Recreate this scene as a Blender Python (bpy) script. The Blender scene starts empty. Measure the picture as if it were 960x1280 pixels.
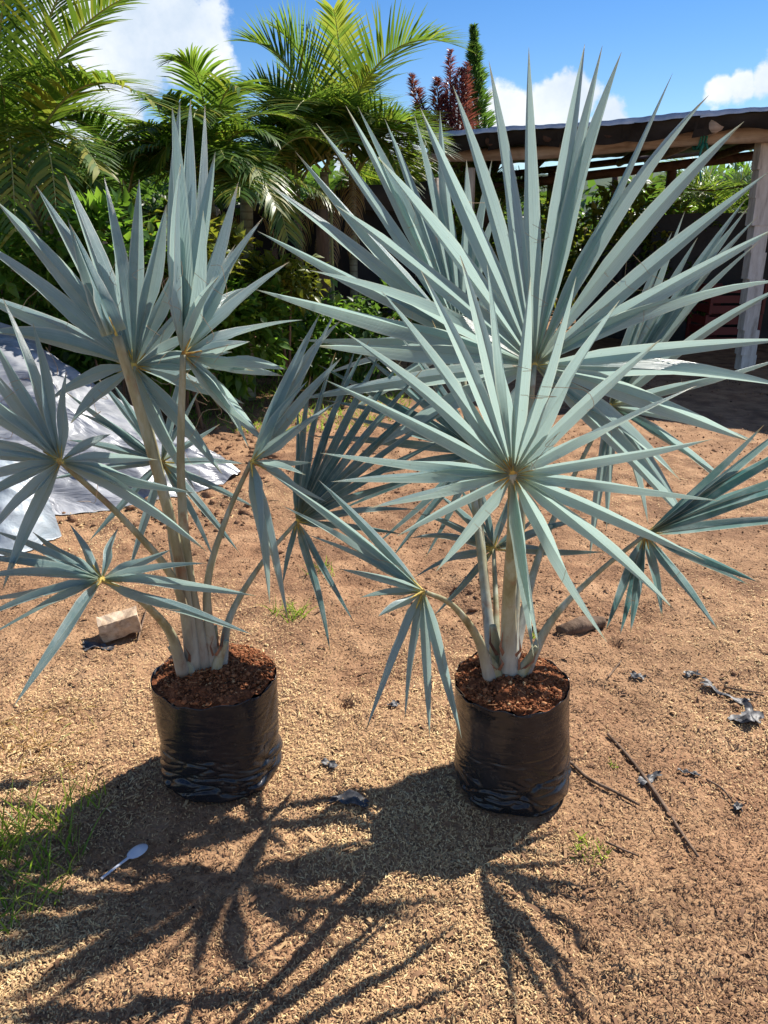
import bpy, math, random
import numpy as np
from mathutils import Vector, Matrix

random.seed(7)
rng = np.random.default_rng(11)
R = math.radians
sc = bpy.context.scene
C = sc.collection

# ------------------------------------------------------------------ camera, sky, sun, exposure
CAM_H, PITCH, F = 1.5, R(20.0), 961.0
cam_d = bpy.data.cameras.new('camera')
cam = bpy.data.objects.new('camera', cam_d)
C.objects.link(cam)
cam.location = (0, 0, CAM_H)
cam.rotation_euler = (R(90) - PITCH, 0, 0)
cam_d.sensor_fit = 'VERTICAL'
cam_d.sensor_height = 36.0
cam_d.sensor_width = 27.0
cam_d.lens = 36.0 * F / 1280.0
cam_d.clip_start = 0.02
cam_d.clip_end = 6000
sc.camera = cam

SUN = Vector((0.74, 0.72, 1.06)).normalized()
SUN_EL = math.asin(SUN.z)
SUN_AZ = math.atan2(SUN.x, SUN.y)
sun_d = bpy.data.lights.new('sun', 'SUN')
sun_d.energy = 5.0
sun_d.angle = R(0.5)
sun_d.color = (1.0, 0.94, 0.85)
sun = bpy.data.objects.new('sun', sun_d)
C.objects.link(sun)
sun.location = (20, 20, 30)
sun.rotation_euler = SUN.to_track_quat('Z', 'Y').to_euler()

sc.view_settings.view_transform = 'Standard'
sc.view_settings.look = 'None'
sc.view_settings.gamma = 1.0
sc.view_settings.exposure = 0.92
sc.cycles.max_bounces = 7
sc.cycles.diffuse_bounces = 3
sc.cycles.glossy_bounces = 3
sc.cycles.transmission_bounces = 4
sc.view_settings.use_curve_mapping = False


def ray(px, py):
    x = (px - 480.0) / F
    v = -(py - 640.0) / F
    return Vector((x, math.cos(PITCH) + math.sin(PITCH) * v, -math.sin(PITCH) + math.cos(PITCH) * v))


def at(px, py, Y):
    d = ray(px, py)
    return Vector((0, 0, CAM_H)) + d * (Y / d.y)


def gnd(px, py, z=0.0):
    d = ray(px, py)
    return Vector((0, 0, CAM_H)) + d * ((z - CAM_H) / d.z)


# ------------------------------------------------------------------ node helpers
class NT:
    def __init__(s, tree):
        s.t = tree
        s.n = tree.nodes
        s.n.clear()

    def new(s, typ, ins=None, **kw):
        nd = s.n.new(typ)
        for k, v in kw.items():
            setattr(nd, k, v)
        for k, v in (ins or {}).items():
            if isinstance(v, bpy.types.NodeSocket):
                s.t.links.new(v, nd.inputs[k])
            else:
                nd.inputs[k].default_value = v
        return nd

    def math(s, op, a, b=None, c=None, clamp=False):
        d = {0: a}
        if b is not None:
            d[1] = b
        if c is not None:
            d[2] = c
        nd = s.new('ShaderNodeMath', d, operation=op)
        nd.use_clamp = clamp
        return nd.outputs[0]

    def mix(s, f, a, b, mode='MIX'):
        nd = s.n.new('ShaderNodeMix')
        nd.data_type = 'RGBA'
        nd.blend_type = mode
        for i, v in ((0, f), (6, a), (7, b)):
            if isinstance(v, bpy.types.NodeSocket):
                s.t.links.new(v, nd.inputs[i])
            elif i == 0:
                nd.inputs[i].default_value = v
            else:
                nd.inputs[i].default_value = (*v, 1) if len(v) == 3 else v
        return nd.outputs[2]

    def ramp(s, f, stops, interp='LINEAR'):
        nd = s.new('ShaderNodeValToRGB', {0: f})
        nd.color_ramp.interpolation = interp
        e = nd.color_ramp.elements
        while len(e) < len(stops):
            e.new(0.5)
        for el, (p, c) in zip(e, stops):
            el.position = p
            el.color = (*c, 1) if len(c) == 3 else c
        return nd.outputs[0]

    def noise(s, vec=None, scale=5.0, detail=4.0, rough=0.55, dist=0.0):
        ins = {'Scale': scale, 'Detail': detail, 'Roughness': rough, 'Distortion': dist}
        if vec is not None:
            ins['Vector'] = vec
        return s.new('ShaderNodeTexNoise', ins).outputs[0]

    def bump(s, h, strength=0.3, dist=0.01, normal=None):
        ins = {'Height': h, 'Strength': strength, 'Distance': dist}
        if normal is not None:
            ins['Normal'] = normal
        return s.new('ShaderNodeBump', ins).outputs[0]

    def mapv(s, vec, scale=(1, 1, 1)):
        return s.new('ShaderNodeMapping', {'Vector': vec, 'Scale': scale}).outputs[0]


MATS = {}


def material(name):
    def deco(fn):
        m = bpy.data.materials.new(name)
        m.use_nodes = True
        t = NT(m.node_tree)
        sh = fn(t)
        out = t.new('ShaderNodeOutputMaterial')
        t.t.links.new(sh, out.inputs[0])
        MATS[name] = m
        return m
    return deco


def principled(t, col, rough=0.6, normal=None, spec=0.5, metal=0.0, trans=None, tcol=None, **kw):
    ins = {'Base Color': col if isinstance(col, bpy.types.NodeSocket) else (*col, 1), 'Roughness': rough,
           'Specular IOR Level': spec, 'Metallic': metal}
    if normal is not None:
        ins['Normal'] = normal
    p = t.new('ShaderNodeBsdfPrincipled', ins)
    if trans is None:
        return p.outputs[0]
    ti = {'Color': tcol if tcol is not None else (col if isinstance(col, bpy.types.NodeSocket) else (*col, 1))}
    if normal is not None:
        ti['Normal'] = normal
    tr = t.new('ShaderNodeBsdfTranslucent', ti)
    return t.new('ShaderNodeMixShader', {0: trans, 1: p.outputs[0], 2: tr.outputs[0]}).outputs[0]


# ------------------------------------------------------------------ world
world = bpy.data.worlds.new('World')
sc.world = world
world.use_nodes = True
wt = NT(world.node_tree)
skyn = wt.new('ShaderNodeTexSky', sky_type='NISHITA')
skyn.sun_disc = False
skyn.sun_elevation = SUN_EL
skyn.sun_rotation = SUN_AZ
skyn.air_density = 1.0
skyn.dust_density = 0.0
skyn.ozone_density = 3.0
hsv = wt.new('ShaderNodeHueSaturation', {'Hue': 0.51, 'Saturation': 1.33, 'Value': 0.45, 'Color': skyn.outputs[0]}).outputs[0]
gen = wt.new('ShaderNodeTexCoord').outputs['Generated']
nz = wt.noise(gen, 5.0, 9.0, 0.62, 0.1)
nz2 = wt.noise(gen, 13.0, 7.0, 0.62)
field = None
# puffy fair-weather clouds: direction and angular radius
blobs = []
for (px, py, r) in [(160, 10, .085), (205, 40, .075), (100, 55, .09), (150, 90, .075), (225, 62, .05), (60, 120, .09),
                    (130, 160, .08), (265, 80, .035), (640, 160, .042), (688, 146, .042), (722, 128, .036), (758, 150, .032),
                    (905, 110, .020), (928, 103, .024), (958, 95, .026), (450, 190, .04), (500, 205, .04), (590, 178, .04)]:
    blobs.append((ray(px, py).normalized(), r))
for d, r in blobs:
    dist = wt.new('ShaderNodeVectorMath', {0: gen, 1: tuple(d)}, operation='DISTANCE').outputs['Value']
    v = wt.math('SUBTRACT', 1.0, wt.math('DIVIDE', dist, r))
    field = v if field is None else wt.math('MAXIMUM', field, v)
# unseen clouds added outside the view, as neutral fill light for the shadows
ydir = wt.new('ShaderNodeVectorMath', {0: gen, 1: tuple(ray(480, 300).normalized())}, operation='DOT_PRODUCT').outputs['Value']
away = wt.new('ShaderNodeMapRange', {0: ydir, 1: 0.78, 2: 0.62}, interpolation_type='SMOOTHSTEP').outputs[0]
rest = wt.math('MULTIPLY', wt.math('SUBTRACT', wt.noise(gen, 2.6, 3.0, 0.5), 0.56), 5.0)
field = wt.math('MAXIMUM', field, wt.math('SUBTRACT', wt.math('MULTIPLY', wt.math('ADD', rest, 1.0), away), 1.0))
field = wt.math('MAXIMUM', field, -1.0)
dens = wt.math('ADD', wt.math('MULTIPLY', field, 0.9), wt.math('MULTIPLY', wt.math('SUBTRACT', nz, 0.5), 3.0))
dens = wt.math('ADD', dens, wt.math('MULTIPLY', wt.math('SUBTRACT', nz2, 0.5), 1.3))
mr = wt.new('ShaderNodeMapRange', {0: dens, 1: 0.12, 2: 0.42, 3: 0.0, 4: 0.97}, interpolation_type='SMOOTHSTEP').outputs[0]
shade = wt.new('ShaderNodeMapRange', {0: wt.noise(gen, 9.0, 6.0, 0.6), 1: .35, 2: .65}).outputs[0]
ccol = wt.mix(shade, (2.5, 2.9, 3.4), (3.85, 3.95, 4.05))
fin = wt.mix(mr, hsv, ccol)
bg = wt.new('ShaderNodeBackground', {'Color': fin, 'Strength': 0.15})
wo = wt.new('ShaderNodeOutputWorld')
wt.t.links.new(bg.outputs[0], wo.inputs[0])

# ------------------------------------------------------------------ mesh helpers
ORI = {}


def mesh_data(name, verts, faces, uv=None, attrs=None, smooth=True):
    me = bpy.data.meshes.new(name)
    verts = np.asarray(verts, dtype=np.float32).reshape(-1, 3)
    if isinstance(faces, np.ndarray):
        n, k = faces.shape
        me.vertices.add(len(verts))
        me.vertices.foreach_set('co', verts.ravel())
        me.loops.add(n * k)
        me.loops.foreach_set('vertex_index', faces.astype(np.int32).ravel())
        me.polygons.add(n)
        me.polygons.foreach_set('loop_start', np.arange(0, n * k, k, dtype=np.int32))
        me.update(calc_edges=True)
    else:
        me.from_pydata([tuple(map(float, v)) for v in verts], [], faces)
        me.update()
    if uv is not None:
        uv = np.asarray(uv, dtype=np.float32)
        li = np.empty(len(me.loops), dtype=np.int32)
        me.loops.foreach_get('vertex_index', li)
        lay = me.uv_layers.new(name='UVMap')
        lay.data.foreach_set('uv', uv[li].ravel())
    for k, a in (attrs or {}).items():
        at_ = me.attributes.new(k, 'FLOAT', 'POINT')
        at_.data.foreach_set('value', np.asarray(a, dtype=np.float32))
    if smooth:
        me.polygons.foreach_set('use_smooth', np.ones(len(me.polygons), dtype=bool))
    return me


def link(name, me, mat, parent=None, loc=(0, 0, 0)):
    o = bpy.data.objects.new(name, me)
    C.objects.link(o)
    loc = Vector(loc)
    ORI[o.name] = loc.copy()
    if parent is not None:
        o.parent = parent
        o.location = loc - ORI[parent.name]
    else:
        o.location = loc
    if mat is not None and me is not None:
        me.materials.clear()
        me.materials.append(MATS[mat])
    return o


def mk(name, verts, faces, mat, parent=None, origin=None, uv=None, attrs=None, smooth=True):
    verts = np.asarray(verts, dtype=np.float64).reshape(-1, 3)
    if origin is None:
        origin = Vector(verts.mean(axis=0)) if parent is None else ORI[parent.name]
    me = mesh_data(name, verts - np.array(origin), faces, uv, attrs, smooth)
    return link(name, me, mat, parent, origin)


def empty(name, loc):
    return link(name, None, None, None, loc)


def tag(o, label, cat, group=None, kind=None):
    o['label'] = label
    o['category'] = cat
    if group:
        o['group'] = group
    if kind:
        o['kind'] = kind
    return o


def spline(pts, n):
    P = [Vector(p) for p in pts]
    if len(P) == 2:
        return [P[0].lerp(P[1], i / (n - 1)) for i in range(n)]
    P = [P[0] * 2 - P[1]] + P + [P[-1] * 2 - P[-2]]
    m = len(P) - 3
    out = []
    for i in range(n):
        u = i / (n - 1) * m
        k = min(int(u), m - 1)
        t = u - k
        a, b, c, d = P[k:k + 4]
        out.append(0.5 * ((2 * b) + (c - a) * t + (2 * a - 5 * b + 4 * c - d) * t * t + (3 * b - a - 3 * c + d) * t ** 3))
    return out


def tube(pts, rad, n=16, k=8, flat=1.0, caps=True, ref=Vector((0, -1, 0.2)), wob=0.0):
    """tube through pts, rad: list sampled linearly; flat squashes along ref. returns verts, faces, uv"""
    S = spline(pts, n)
    V, Fc, UV = [], [], []
    for i, p in enumerate(S):
        t = (S[min(i + 1, n - 1)] - S[max(i - 1, 0)]).normalized()
        u = t.cross(ref)
        if u.length < 1e-3:
            u = t.cross(Vector((1, 0, 0)))
        u.normalize()
        w = u.cross(t).normalized()
        f = i / (n - 1) * (len(rad) - 1)
        j = min(int(f), len(rad) - 2)
        r = rad[j] + (rad[j + 1] - rad[j]) * (f - j)
        for q in range(k):
            a = 2 * math.pi * q / k
            rr = r * (1 + random.uniform(-wob, wob))
            V.append(p + u * (math.cos(a) * rr) + w * (math.sin(a) * rr * flat))
            UV.append((q / k, i / (n - 1)))
    for i in range(n - 1):
        for q in range(k):
            a, b = i * k + q, i * k + (q + 1) % k
            Fc.append((a, b, b + k, a + k))
    if caps:
        Fc.append(tuple(reversed(range(k))))
        Fc.append(tuple(range((n - 1) * k, n * k)))
    return [tuple(v) for v in V], Fc, UV


class MB:
    def __init__(s):
        s.v, s.f, s.uv, s.a = [], [], [], []

    def add(s, v, f, uv=None, a=0.0):
        o = len(s.v)
        s.v += [tuple(x) for x in v]
        s.f += [tuple(i + o for i in q) for q in f]
        s.uv += list(uv) if uv is not None else [(0, 0)] * len(v)
        s.a += [a] * len(v)

    def tube(s, *a, tint=0.0, **kw):
        v, f, u = tube(*a, **kw)
        s.add(v, f, u, tint)

    def box(s, c, size, rot=None, tint=0.0, taper=1.0):
        x, y, z = [q / 2 for q in size]
        vs = [Vector((i * x * (taper if k > 0 else 1), j * y * (taper if k > 0 else 1), k * z)) for k in (-1, 1) for j in (-1, 1) for i in (-1, 1)]
        if rot is not None:
            vs = [rot @ v for v in vs]
        s.add([v + Vector(c) for v in vs], [(0, 2, 3, 1), (4, 5, 7, 6), (0, 1, 5, 4), (2, 6, 7, 3), (0, 4, 6, 2), (1, 3, 7, 5)], None, tint)

    def build(s, name, mat, parent=None, origin=None, smooth=True):
        return mk(name, s.v, s.f, mat, parent, origin, s.uv, {'tint': s.a}, smooth)


# value noise ----------------------------------------------------
PERM = np.random.default_rng(3).random((256, 256))


def vnoise(x, y):
    x = np.asarray(x, float)
    y = np.asarray(y, float)
    xi, yi = np.floor(x).astype(int), np.floor(y).astype(int)
    fx, fy = x - xi, y - yi
    fx, fy = fx * fx * (3 - 2 * fx), fy * fy * (3 - 2 * fy)
    g = lambda a, b: PERM[a & 255, b & 255]
    return (g(xi, yi) * (1 - fx) + g(xi + 1, yi) * fx) * (1 - fy) + (g(xi, yi + 1) * (1 - fx) + g(xi + 1, yi + 1) * fx) * fy


def fbm(x, y, s, o=4, gain=0.5):
    v, a, tot = 0, 1, 0
    for i in range(o):
        v = v + a * vnoise(x * s + 17.3 * i, y * s + 9.1 * i)
        tot += a
        a *= gain
        s *= 2.03
    return v / tot


# ------------------------------------------------------------------ materials
@material('soil')
def _(t):
    pos = t.new('ShaderNodeNewGeometry').outputs['Position']
    big = t.noise(pos, 0.9, 4, 0.6)
    mid = t.noise(pos, 6.0, 6, 0.65)
    fine = t.noise(pos, 55.0, 5, 0.7)
    vor = t.new('ShaderNodeTexVoronoi', {'Vector': pos, 'Scale': 90.0, 'Randomness': 1.0}).outputs[0]
    base = t.ramp(mid, [(0.28, (0.12, 0.064, 0.038)), (0.45, (0.26, 0.142, 0.078)), (0.6, (0.37, 0.215, 0.12)), (0.78, (0.47, 0.30, 0.175))])
    straw = t.ramp(fine, [(0.3, (0.20, 0.115, 0.062)), (0.5, (0.39, 0.25, 0.135)), (0.72, (0.57, 0.405, 0.225))])
    f = t.new('ShaderNodeMapRange', {0: big, 1: .4, 2: .62}).outputs[0]
    sepp = t.new('ShaderNodeSeparateXYZ', {0: pos}).outputs[1]
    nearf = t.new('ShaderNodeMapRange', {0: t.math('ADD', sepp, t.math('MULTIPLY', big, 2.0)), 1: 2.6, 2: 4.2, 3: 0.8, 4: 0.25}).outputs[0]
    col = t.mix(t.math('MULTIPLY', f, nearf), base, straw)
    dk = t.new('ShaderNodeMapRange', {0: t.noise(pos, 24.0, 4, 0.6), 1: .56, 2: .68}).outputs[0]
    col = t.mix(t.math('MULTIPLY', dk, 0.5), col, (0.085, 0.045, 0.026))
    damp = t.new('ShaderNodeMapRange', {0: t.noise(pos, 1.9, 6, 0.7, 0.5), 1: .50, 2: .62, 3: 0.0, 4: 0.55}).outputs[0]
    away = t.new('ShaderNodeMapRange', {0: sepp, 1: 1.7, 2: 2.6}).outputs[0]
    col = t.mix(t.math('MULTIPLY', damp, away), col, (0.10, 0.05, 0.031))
    h = t.math('ADD', t.math('MULTIPLY', fine, 0.6), t.math('MULTIPLY', vor, 0.5))
    return principled(t, col, 0.95, t.bump(t.math('ADD', h, t.math('MULTIPLY', t.noise(pos, 160.0, 3, 0.7), 0.5)), 0.9, 0.010), 0.15)


@material('chips')
def _(t):
    a = t.new('ShaderNodeAttribute', attribute_name='tint').outputs['Fac']
    col = t.ramp(a, [(0.0, (0.10, 0.05, 0.026)), (0.25, (0.26, 0.14, 0.072)), (0.5, (0.44, 0.275, 0.14)), (0.75, (0.63, 0.435, 0.21)), (1.0, (0.80, 0.61, 0.32))])
    return principled(t, col, 0.8, None, 0.25)


@material('crumbs')
def _(t):
    a = t.new('ShaderNodeAttribute', attribute_name='tint').outputs['Fac']
    col = t.ramp(a, [(0.0, (0.035, 0.02, 0.014)), (0.5, (0.16, 0.088, 0.052)), (1.0, (0.36, 0.20, 0.10))])
    return principled(t, col, 0.95, None, 0.1)


@material('clods')
def _(t):
    pos = t.new('ShaderNodeNewGeometry').outputs['Position']
    n = t.noise(pos, 60, 5, 0.7)
    col = t.ramp(n, [(0.3, (0.12, 0.06, 0.034)), (0.5, (0.25, 0.14, 0.08)), (0.7, (0.37, 0.225, 0.135))])
    return principled(t, col, 0.95, t.bump(n, 1.0, 0.012), 0.1)


@material('coir')
def _(t):
    pos = t.new('ShaderNodeNewGeometry').outputs['Position']
    n = t.noise(pos, 70, 6, 0.7)
    col = t.ramp(n, [(0.3, (0.07, 0.025, 0.013)), (0.5, (0.21, 0.075, 0.034)), (0.7, (0.37, 0.15, 0.07))])
    return principled(t, col, 0.95, t.bump(n, 1.0, 0.012), 0.1)


@material('coir_bits')
def _(t):
    a = t.new('ShaderNodeAttribute', attribute_name='tint').outputs['Fac']
    col = t.ramp(a, [(0.0, (0.05, 0.02, 0.011)), (0.5, (0.23, 0.085, 0.038)), (0.9, (0.40, 0.175, 0.08)), (1.0, (0.52, 0.33, 0.17))])
    return principled(t, col, 0.9, None, 0.1)


@material('fan_leaf')
def _(t):
    uv = t.new('ShaderNodeUVMap').outputs[0]
    sep = t.new('ShaderNodeSeparateXYZ', {0: uv})
    s, v = sep.outputs[0], sep.outputs[1]
    rnd = t.new('ShaderNodeObjectInfo').outputs['Random']
    pos = t.new('ShaderNodeNewGeometry').outputs['Position']
    tone = t.new('ShaderNodeAttribute', attribute_name='tone').outputs['Fac']  # bloom and age; also painted paler for sunlit fans, darker for shaded ones
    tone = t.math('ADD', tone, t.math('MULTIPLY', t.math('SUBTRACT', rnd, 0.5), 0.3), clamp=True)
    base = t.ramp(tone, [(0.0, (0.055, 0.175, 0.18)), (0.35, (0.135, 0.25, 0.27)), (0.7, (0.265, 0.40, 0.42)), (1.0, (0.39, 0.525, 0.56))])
    blot = t.noise(pos, 14.0, 5, 0.6)
    col = t.mix(t.new('ShaderNodeMapRange', {0: blot, 1: .44, 2: .62, 3: 0.0, 4: 0.5}).outputs[0], base, (0.42, 0.54, 0.55))
    # green where the bloom has rubbed off, streaked along the blade
    strk = t.noise(t.mapv(uv, (9, 2.2, 1)), 1.0, 4, 0.6, 0.4)
    col = t.mix(t.new('ShaderNodeMapRange', {0: strk, 1: .52, 2: .66, 3: 0.0, 4: 0.5}).outputs[0], col, (0.125, 0.245, 0.18))
    # pale yellowish margins and midrib near the base
    mid = t.math('SUBTRACT', 1.0, t.math('MULTIPLY', t.math('ABSOLUTE', s), 9.0), clamp=True)
    edge = t.math('MULTIPLY', t.math('SUBTRACT', t.math('ABSOLUTE', s), 0.86), 12.0, clamp=True)
    col = t.mix(t.math('MULTIPLY', mid, 0.35), col, (0.50, 0.56, 0.40))
    col = t.mix(t.math('MULTIPLY', edge, 0.75), col, (0.66, 0.70, 0.60))
    yb = t.new('ShaderNodeMapRange', {0: v, 1: 0.02, 2: 0.15, 3: 0.65, 4: 0.0}).outputs[0]
    col = t.mix(yb, col, (0.42, 0.40, 0.14))
    vt = t.math('ADD', v, t.math('MULTIPLY', t.math('SUBTRACT', rnd, 0.5), 0.05))
    tip1 = t.new('ShaderNodeMapRange', {0: vt, 1: 0.92, 2: 0.975}).outputs[0]
    col = t.mix(t.math('MULTIPLY', tip1, 0.9), col, t.ramp(rnd, [(0.0, (0.28, 0.18, 0.10)), (0.6, (0.50, 0.31, 0.11)), (1.0, (0.58, 0.30, 0.04))]))
    vein = t.new('ShaderNodeTexWave', {'Vector': t.mapv(uv, (1, 0.02, 1)), 'Scale': 3.2, 'Distortion': 0.9, 'Detail': 3.0}).outputs['Fac']
    col = t.mix(t.math('MULTIPLY', vein, 0.22), col, (0.10, 0.20, 0.18))
    rib = t.noise(t.mapv(uv, (16, 0.5, 1)), 1.0, 3, 0.6)
    col = t.mix(t.new('ShaderNodeMapRange', {0: rib, 1: .40, 2: .60, 3: 0.32, 4: 0.0}).outputs[0], col, t.mix(0.55, col, (0.03, 0.09, 0.085)))
    spot = t.new('ShaderNodeMapRange', {0: t.noise(pos, 95.0, 3, 0.6), 1: .68, 2: .74, 3: 0.0, 4: 0.55}).outputs[0]
    col = t.mix(spot, col, (0.13, 0.12, 0.075))
    nrm = t.bump(t.math('ADD', t.math('MULTIPLY', vein, 0.5), rib), 0.5, 0.004)
    rg = t.math('ADD', 0.22, t.math('MULTIPLY', blot, 0.28))
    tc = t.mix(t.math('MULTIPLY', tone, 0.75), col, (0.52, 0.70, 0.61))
    return principled(t, col, rg, nrm, 0.8, trans=0.46, tcol=tc)


@material('petiole')
def _(t):
    uv = t.new('ShaderNodeUVMap').outputs[0]
    v = t.new('ShaderNodeSeparateXYZ', {0: uv}).outputs[1]
    pos = t.new('ShaderNodeNewGeometry').outputs['Position']
    n = t.noise(t.mapv(pos, (22, 22, 5)), 1.0, 5, 0.65)
    green = t.ramp(n, [(0.3, (0.17, 0.15, 0.07)), (0.5, (0.31, 0.30, 0.18)), (0.7, (0.44, 0.46, 0.38))])
    basec = t.ramp(n, [(0.3, (0.20, 0.12, 0.085)), (0.42, (0.31, 0.29, 0.25)), (0.7, (0.45, 0.48, 0.465))])
    f = t.new('ShaderNodeMapRange', {0: t.math('ADD', v, t.math('MULTIPLY', t.math('SUBTRACT', n, 0.5), 0.5)), 1: .02, 2: .34}).outputs[0]
    col = t.mix(f, basec, green)
    brown = t.new('ShaderNodeMapRange', {0: t.noise(pos, 16, 4, 0.6), 1: .58, 2: .68, 3: 0.0, 4: 0.65}).outputs[0]
    col = t.mix(brown, col, (0.26, 0.13, 0.07))
    return principled(t, col, 0.5, t.bump(n, 0.2, 0.004), 0.4)


@material('sheath_skin')
def _(t):
    pos = t.new('ShaderNodeNewGeometry').outputs['Position']
    n = t.noise(t.mapv(pos, (60, 60, 12)), 1.0, 4)
    return principled(t, t.ramp(n, [(0.35, (0.10, 0.045, 0.03)), (0.65, (0.34, 0.17, 0.10))]), 0.7)


@material('hastula')
def _(t):
    pos = t.new('ShaderNodeNewGeometry').outputs['Position']
    col = t.ramp(t.noise(pos, 60, 3), [(0.35, (0.30, 0.16, 0.04)), (0.6, (0.62, 0.46, 0.10))])
    return principled(t, col, 0.6, None, 0.3)


@material('fibre')
def _(t):
    return principled(t, (0.46, 0.33, 0.20), 0.8)


@material('bag')
def _(t):
    pos = t.new('ShaderNodeNewGeometry').outputs['Position']
    n = t.noise(t.mapv(pos, (7, 7, 26)), 1.0, 6, 0.6, 0.8)
    n2 = t.noise(pos, 40, 4, 0.6)
    dust = t.new('ShaderNodeMapRange', {0: t.noise(pos, 5, 6, 0.7), 1: .5, 2: .75, 3: 0.0, 4: 0.13}).outputs[0]
    col = t.mix(dust, (0.013, 0.0145, 0.019), (0.24, 0.19, 0.15))
    rg = t.math('ADD', 0.10, t.math('MULTIPLY', n2, 0.28))
    return principled(t, col, rg, t.bump(t.math('ADD', n, t.math('MULTIPLY', n2, 0.05)), 0.3, 0.010), 0.45)


def leafmat(name, lo, hi, yellow, trans=0.42, rough=0.42):
    @material(name)
    def _(t):
        a = t.new('ShaderNodeAttribute', attribute_name='tint').outputs['Fac']
        col = t.ramp(a, [(0.0, lo), (0.62, hi), (0.86, yellow), (1.0, yellow)])
        tc = t.mix(0.45, col, (hi[0] * 2.8 + .05, hi[1] * 2.3 + .05, hi[2] * 1.1))
        return principled(t, col, rough, None, 0.5, trans=trans, tcol=tc)


leafmat('areca', (0.02, 0.06, 0.016), (0.105, 0.205, 0.035), (0.34, 0.32, 0.05), .5)
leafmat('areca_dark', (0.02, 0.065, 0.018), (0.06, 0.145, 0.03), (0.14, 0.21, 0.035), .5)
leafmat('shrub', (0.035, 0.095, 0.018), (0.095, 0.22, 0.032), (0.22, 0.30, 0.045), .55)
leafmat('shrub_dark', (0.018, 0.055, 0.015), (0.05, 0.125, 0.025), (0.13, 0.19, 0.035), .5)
leafmat('shrub_yellow', (0.055, 0.10, 0.016), (0.15, 0.19, 0.028), (0.31, 0.28, 0.045))
leafmat('conifer', (0.025, 0.075, 0.022), (0.07, 0.17, 0.04), (0.14, 0.21, 0.05), 0.45)
leafmat('redleaf', (0.055, 0.018, 0.022), (0.17, 0.045, 0.052), (0.31, 0.115, 0.13), 0.35)
leafmat('grass', (0.06, 0.14, 0.02), (0.16, 0.29, 0.04), (0.38, 0.38, 0.09), 0.5)
leafmat('drygrass', (0.20, 0.12, 0.05), (0.36, 0.25, 0.10), (0.24, 0.27, 0.06), 0.3)


@material('palm_trunk')
def _(t):
    pos = t.new('ShaderNodeNewGeometry').outputs['Position']
    w = t.new('ShaderNodeTexWave', {'Vector': pos, 'Scale': 5.0, 'Distortion': 1.5, 'Detail': 3.0}, bands_direction='Z').outputs['Fac']
    n = t.noise(pos, 9, 5, 0.6)
    col = t.ramp(n, [(0.3, (0.10, 0.10, 0.05)), (0.5, (0.24, 0.24, 0.15)), (0.7, (0.36, 0.35, 0.26))])
    col = t.mix(t.math('MULTIPLY', t.math('GREATER_THAN', w, 0.86), 0.6), col, (0.12, 0.085, 0.05))
    return principled(t, col, 0.7, t.bump(n, 0.3, 0.02))


@material('rachis')
def _(t):
    return principled(t, (0.26, 0.27, 0.09), 0.5)


@material('bark')
def _(t):
    pos = t.new('ShaderNodeNewGeometry').outputs['Position']
    n = t.noise(t.mapv(pos, (14, 14, 3)), 1.0, 5, 0.65)
    return principled(t, t.ramp(n, [(0.3, (0.07, 0.042, 0.026)), (0.7, (0.24, 0.165, 0.115))]), 0.9, t.bump(n, 0.6, 0.02), 0.2)


@material('pole_wood')
def _(t):
    pos = t.new('ShaderNodeNewGeometry').outputs['Position']
    n = t.noise(t.mapv(pos, (1.5, 4, 18)), 1.0, 6, 0.65)
    n2 = t.noise(pos, 3.0, 3)
    col = t.ramp(n, [(0.3, (0.24, 0.18, 0.145)), (0.5, (0.45, 0.37, 0.31)), (0.7, (0.58, 0.51, 0.45))])
    col = t.mix(t.new('ShaderNodeMapRange', {0: n2, 1: .55, 2: .7, 3: 0, 4: .6}).outputs[0], col, (0.17, 0.125, 0.10))
    return principled(t, col, 0.8, t.bump(n, 0.35, 0.01), 0.3)


@material('post_paint')
def _(t):
    pos = t.new('ShaderNodeNewGeometry').outputs['Position']
    n = t.noise(t.mapv(pos, (16, 16, 3)), 1.0, 6, 0.7)
    col = t.ramp(n, [(0.3, (0.30, 0.265, 0.235)), (0.48, (0.55, 0.52, 0.48)), (0.7, (0.70, 0.68, 0.65))])
    return principled(t, col, 0.85, t.bump(n, 0.4, 0.01), 0.2)


@material('dark_beam')
def _(t):
    pos = t.new('ShaderNodeNewGeometry').outputs['Position']
    n = t.noise(pos, 8, 5, 0.6)
    return principled(t, t.ramp(n, [(0.3, (0.035, 0.02, 0.016)), (0.7, (0.13, 0.07, 0.05))]), 0.8)


@material('black_sheet')
def _(t):
    pos = t.new('ShaderNodeNewGeometry').outputs['Position']
    n = t.noise(pos, 2.5, 5, 0.6)
    return principled(t, t.ramp(n, [(0.35, (0.010, 0.010, 0.011)), (0.7, (0.03, 0.03, 0.033))]), 0.55, t.bump(n, 0.4, 0.06), 0.3)


@material('shade_cloth')
def _(t):
    pos = t.new('ShaderNodeNewGeometry').outputs['Position']
    n = t.noise(t.mapv(pos, (3, 3, 1.2)), 1.0, 6, 0.65, 0.6)
    w = t.noise(pos, 130, 2, 0.5)
    col = t.ramp(n, [(0.35, (0.016, 0.016, 0.017)), (0.6, (0.035, 0.034, 0.035)), (0.75, (0.062, 0.058, 0.056))])
    return principled(t, col, 0.85, t.bump(t.math('ADD', n, t.math('MULTIPLY', w, .1)), 0.6, 0.05), 0.2)


@material('tin')
def _(t):
    pos = t.new('ShaderNodeNewGeometry').outputs['Position']
    n = t.noise(pos, 5, 5, 0.6)
    return principled(t, t.ramp(n, [(0.35, (0.30, 0.37, 0.45)), (0.6, (0.55, 0.58, 0.62))]), 0.42, t.bump(n, 0.2, 0.02), 0.5, 0.35)


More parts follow.
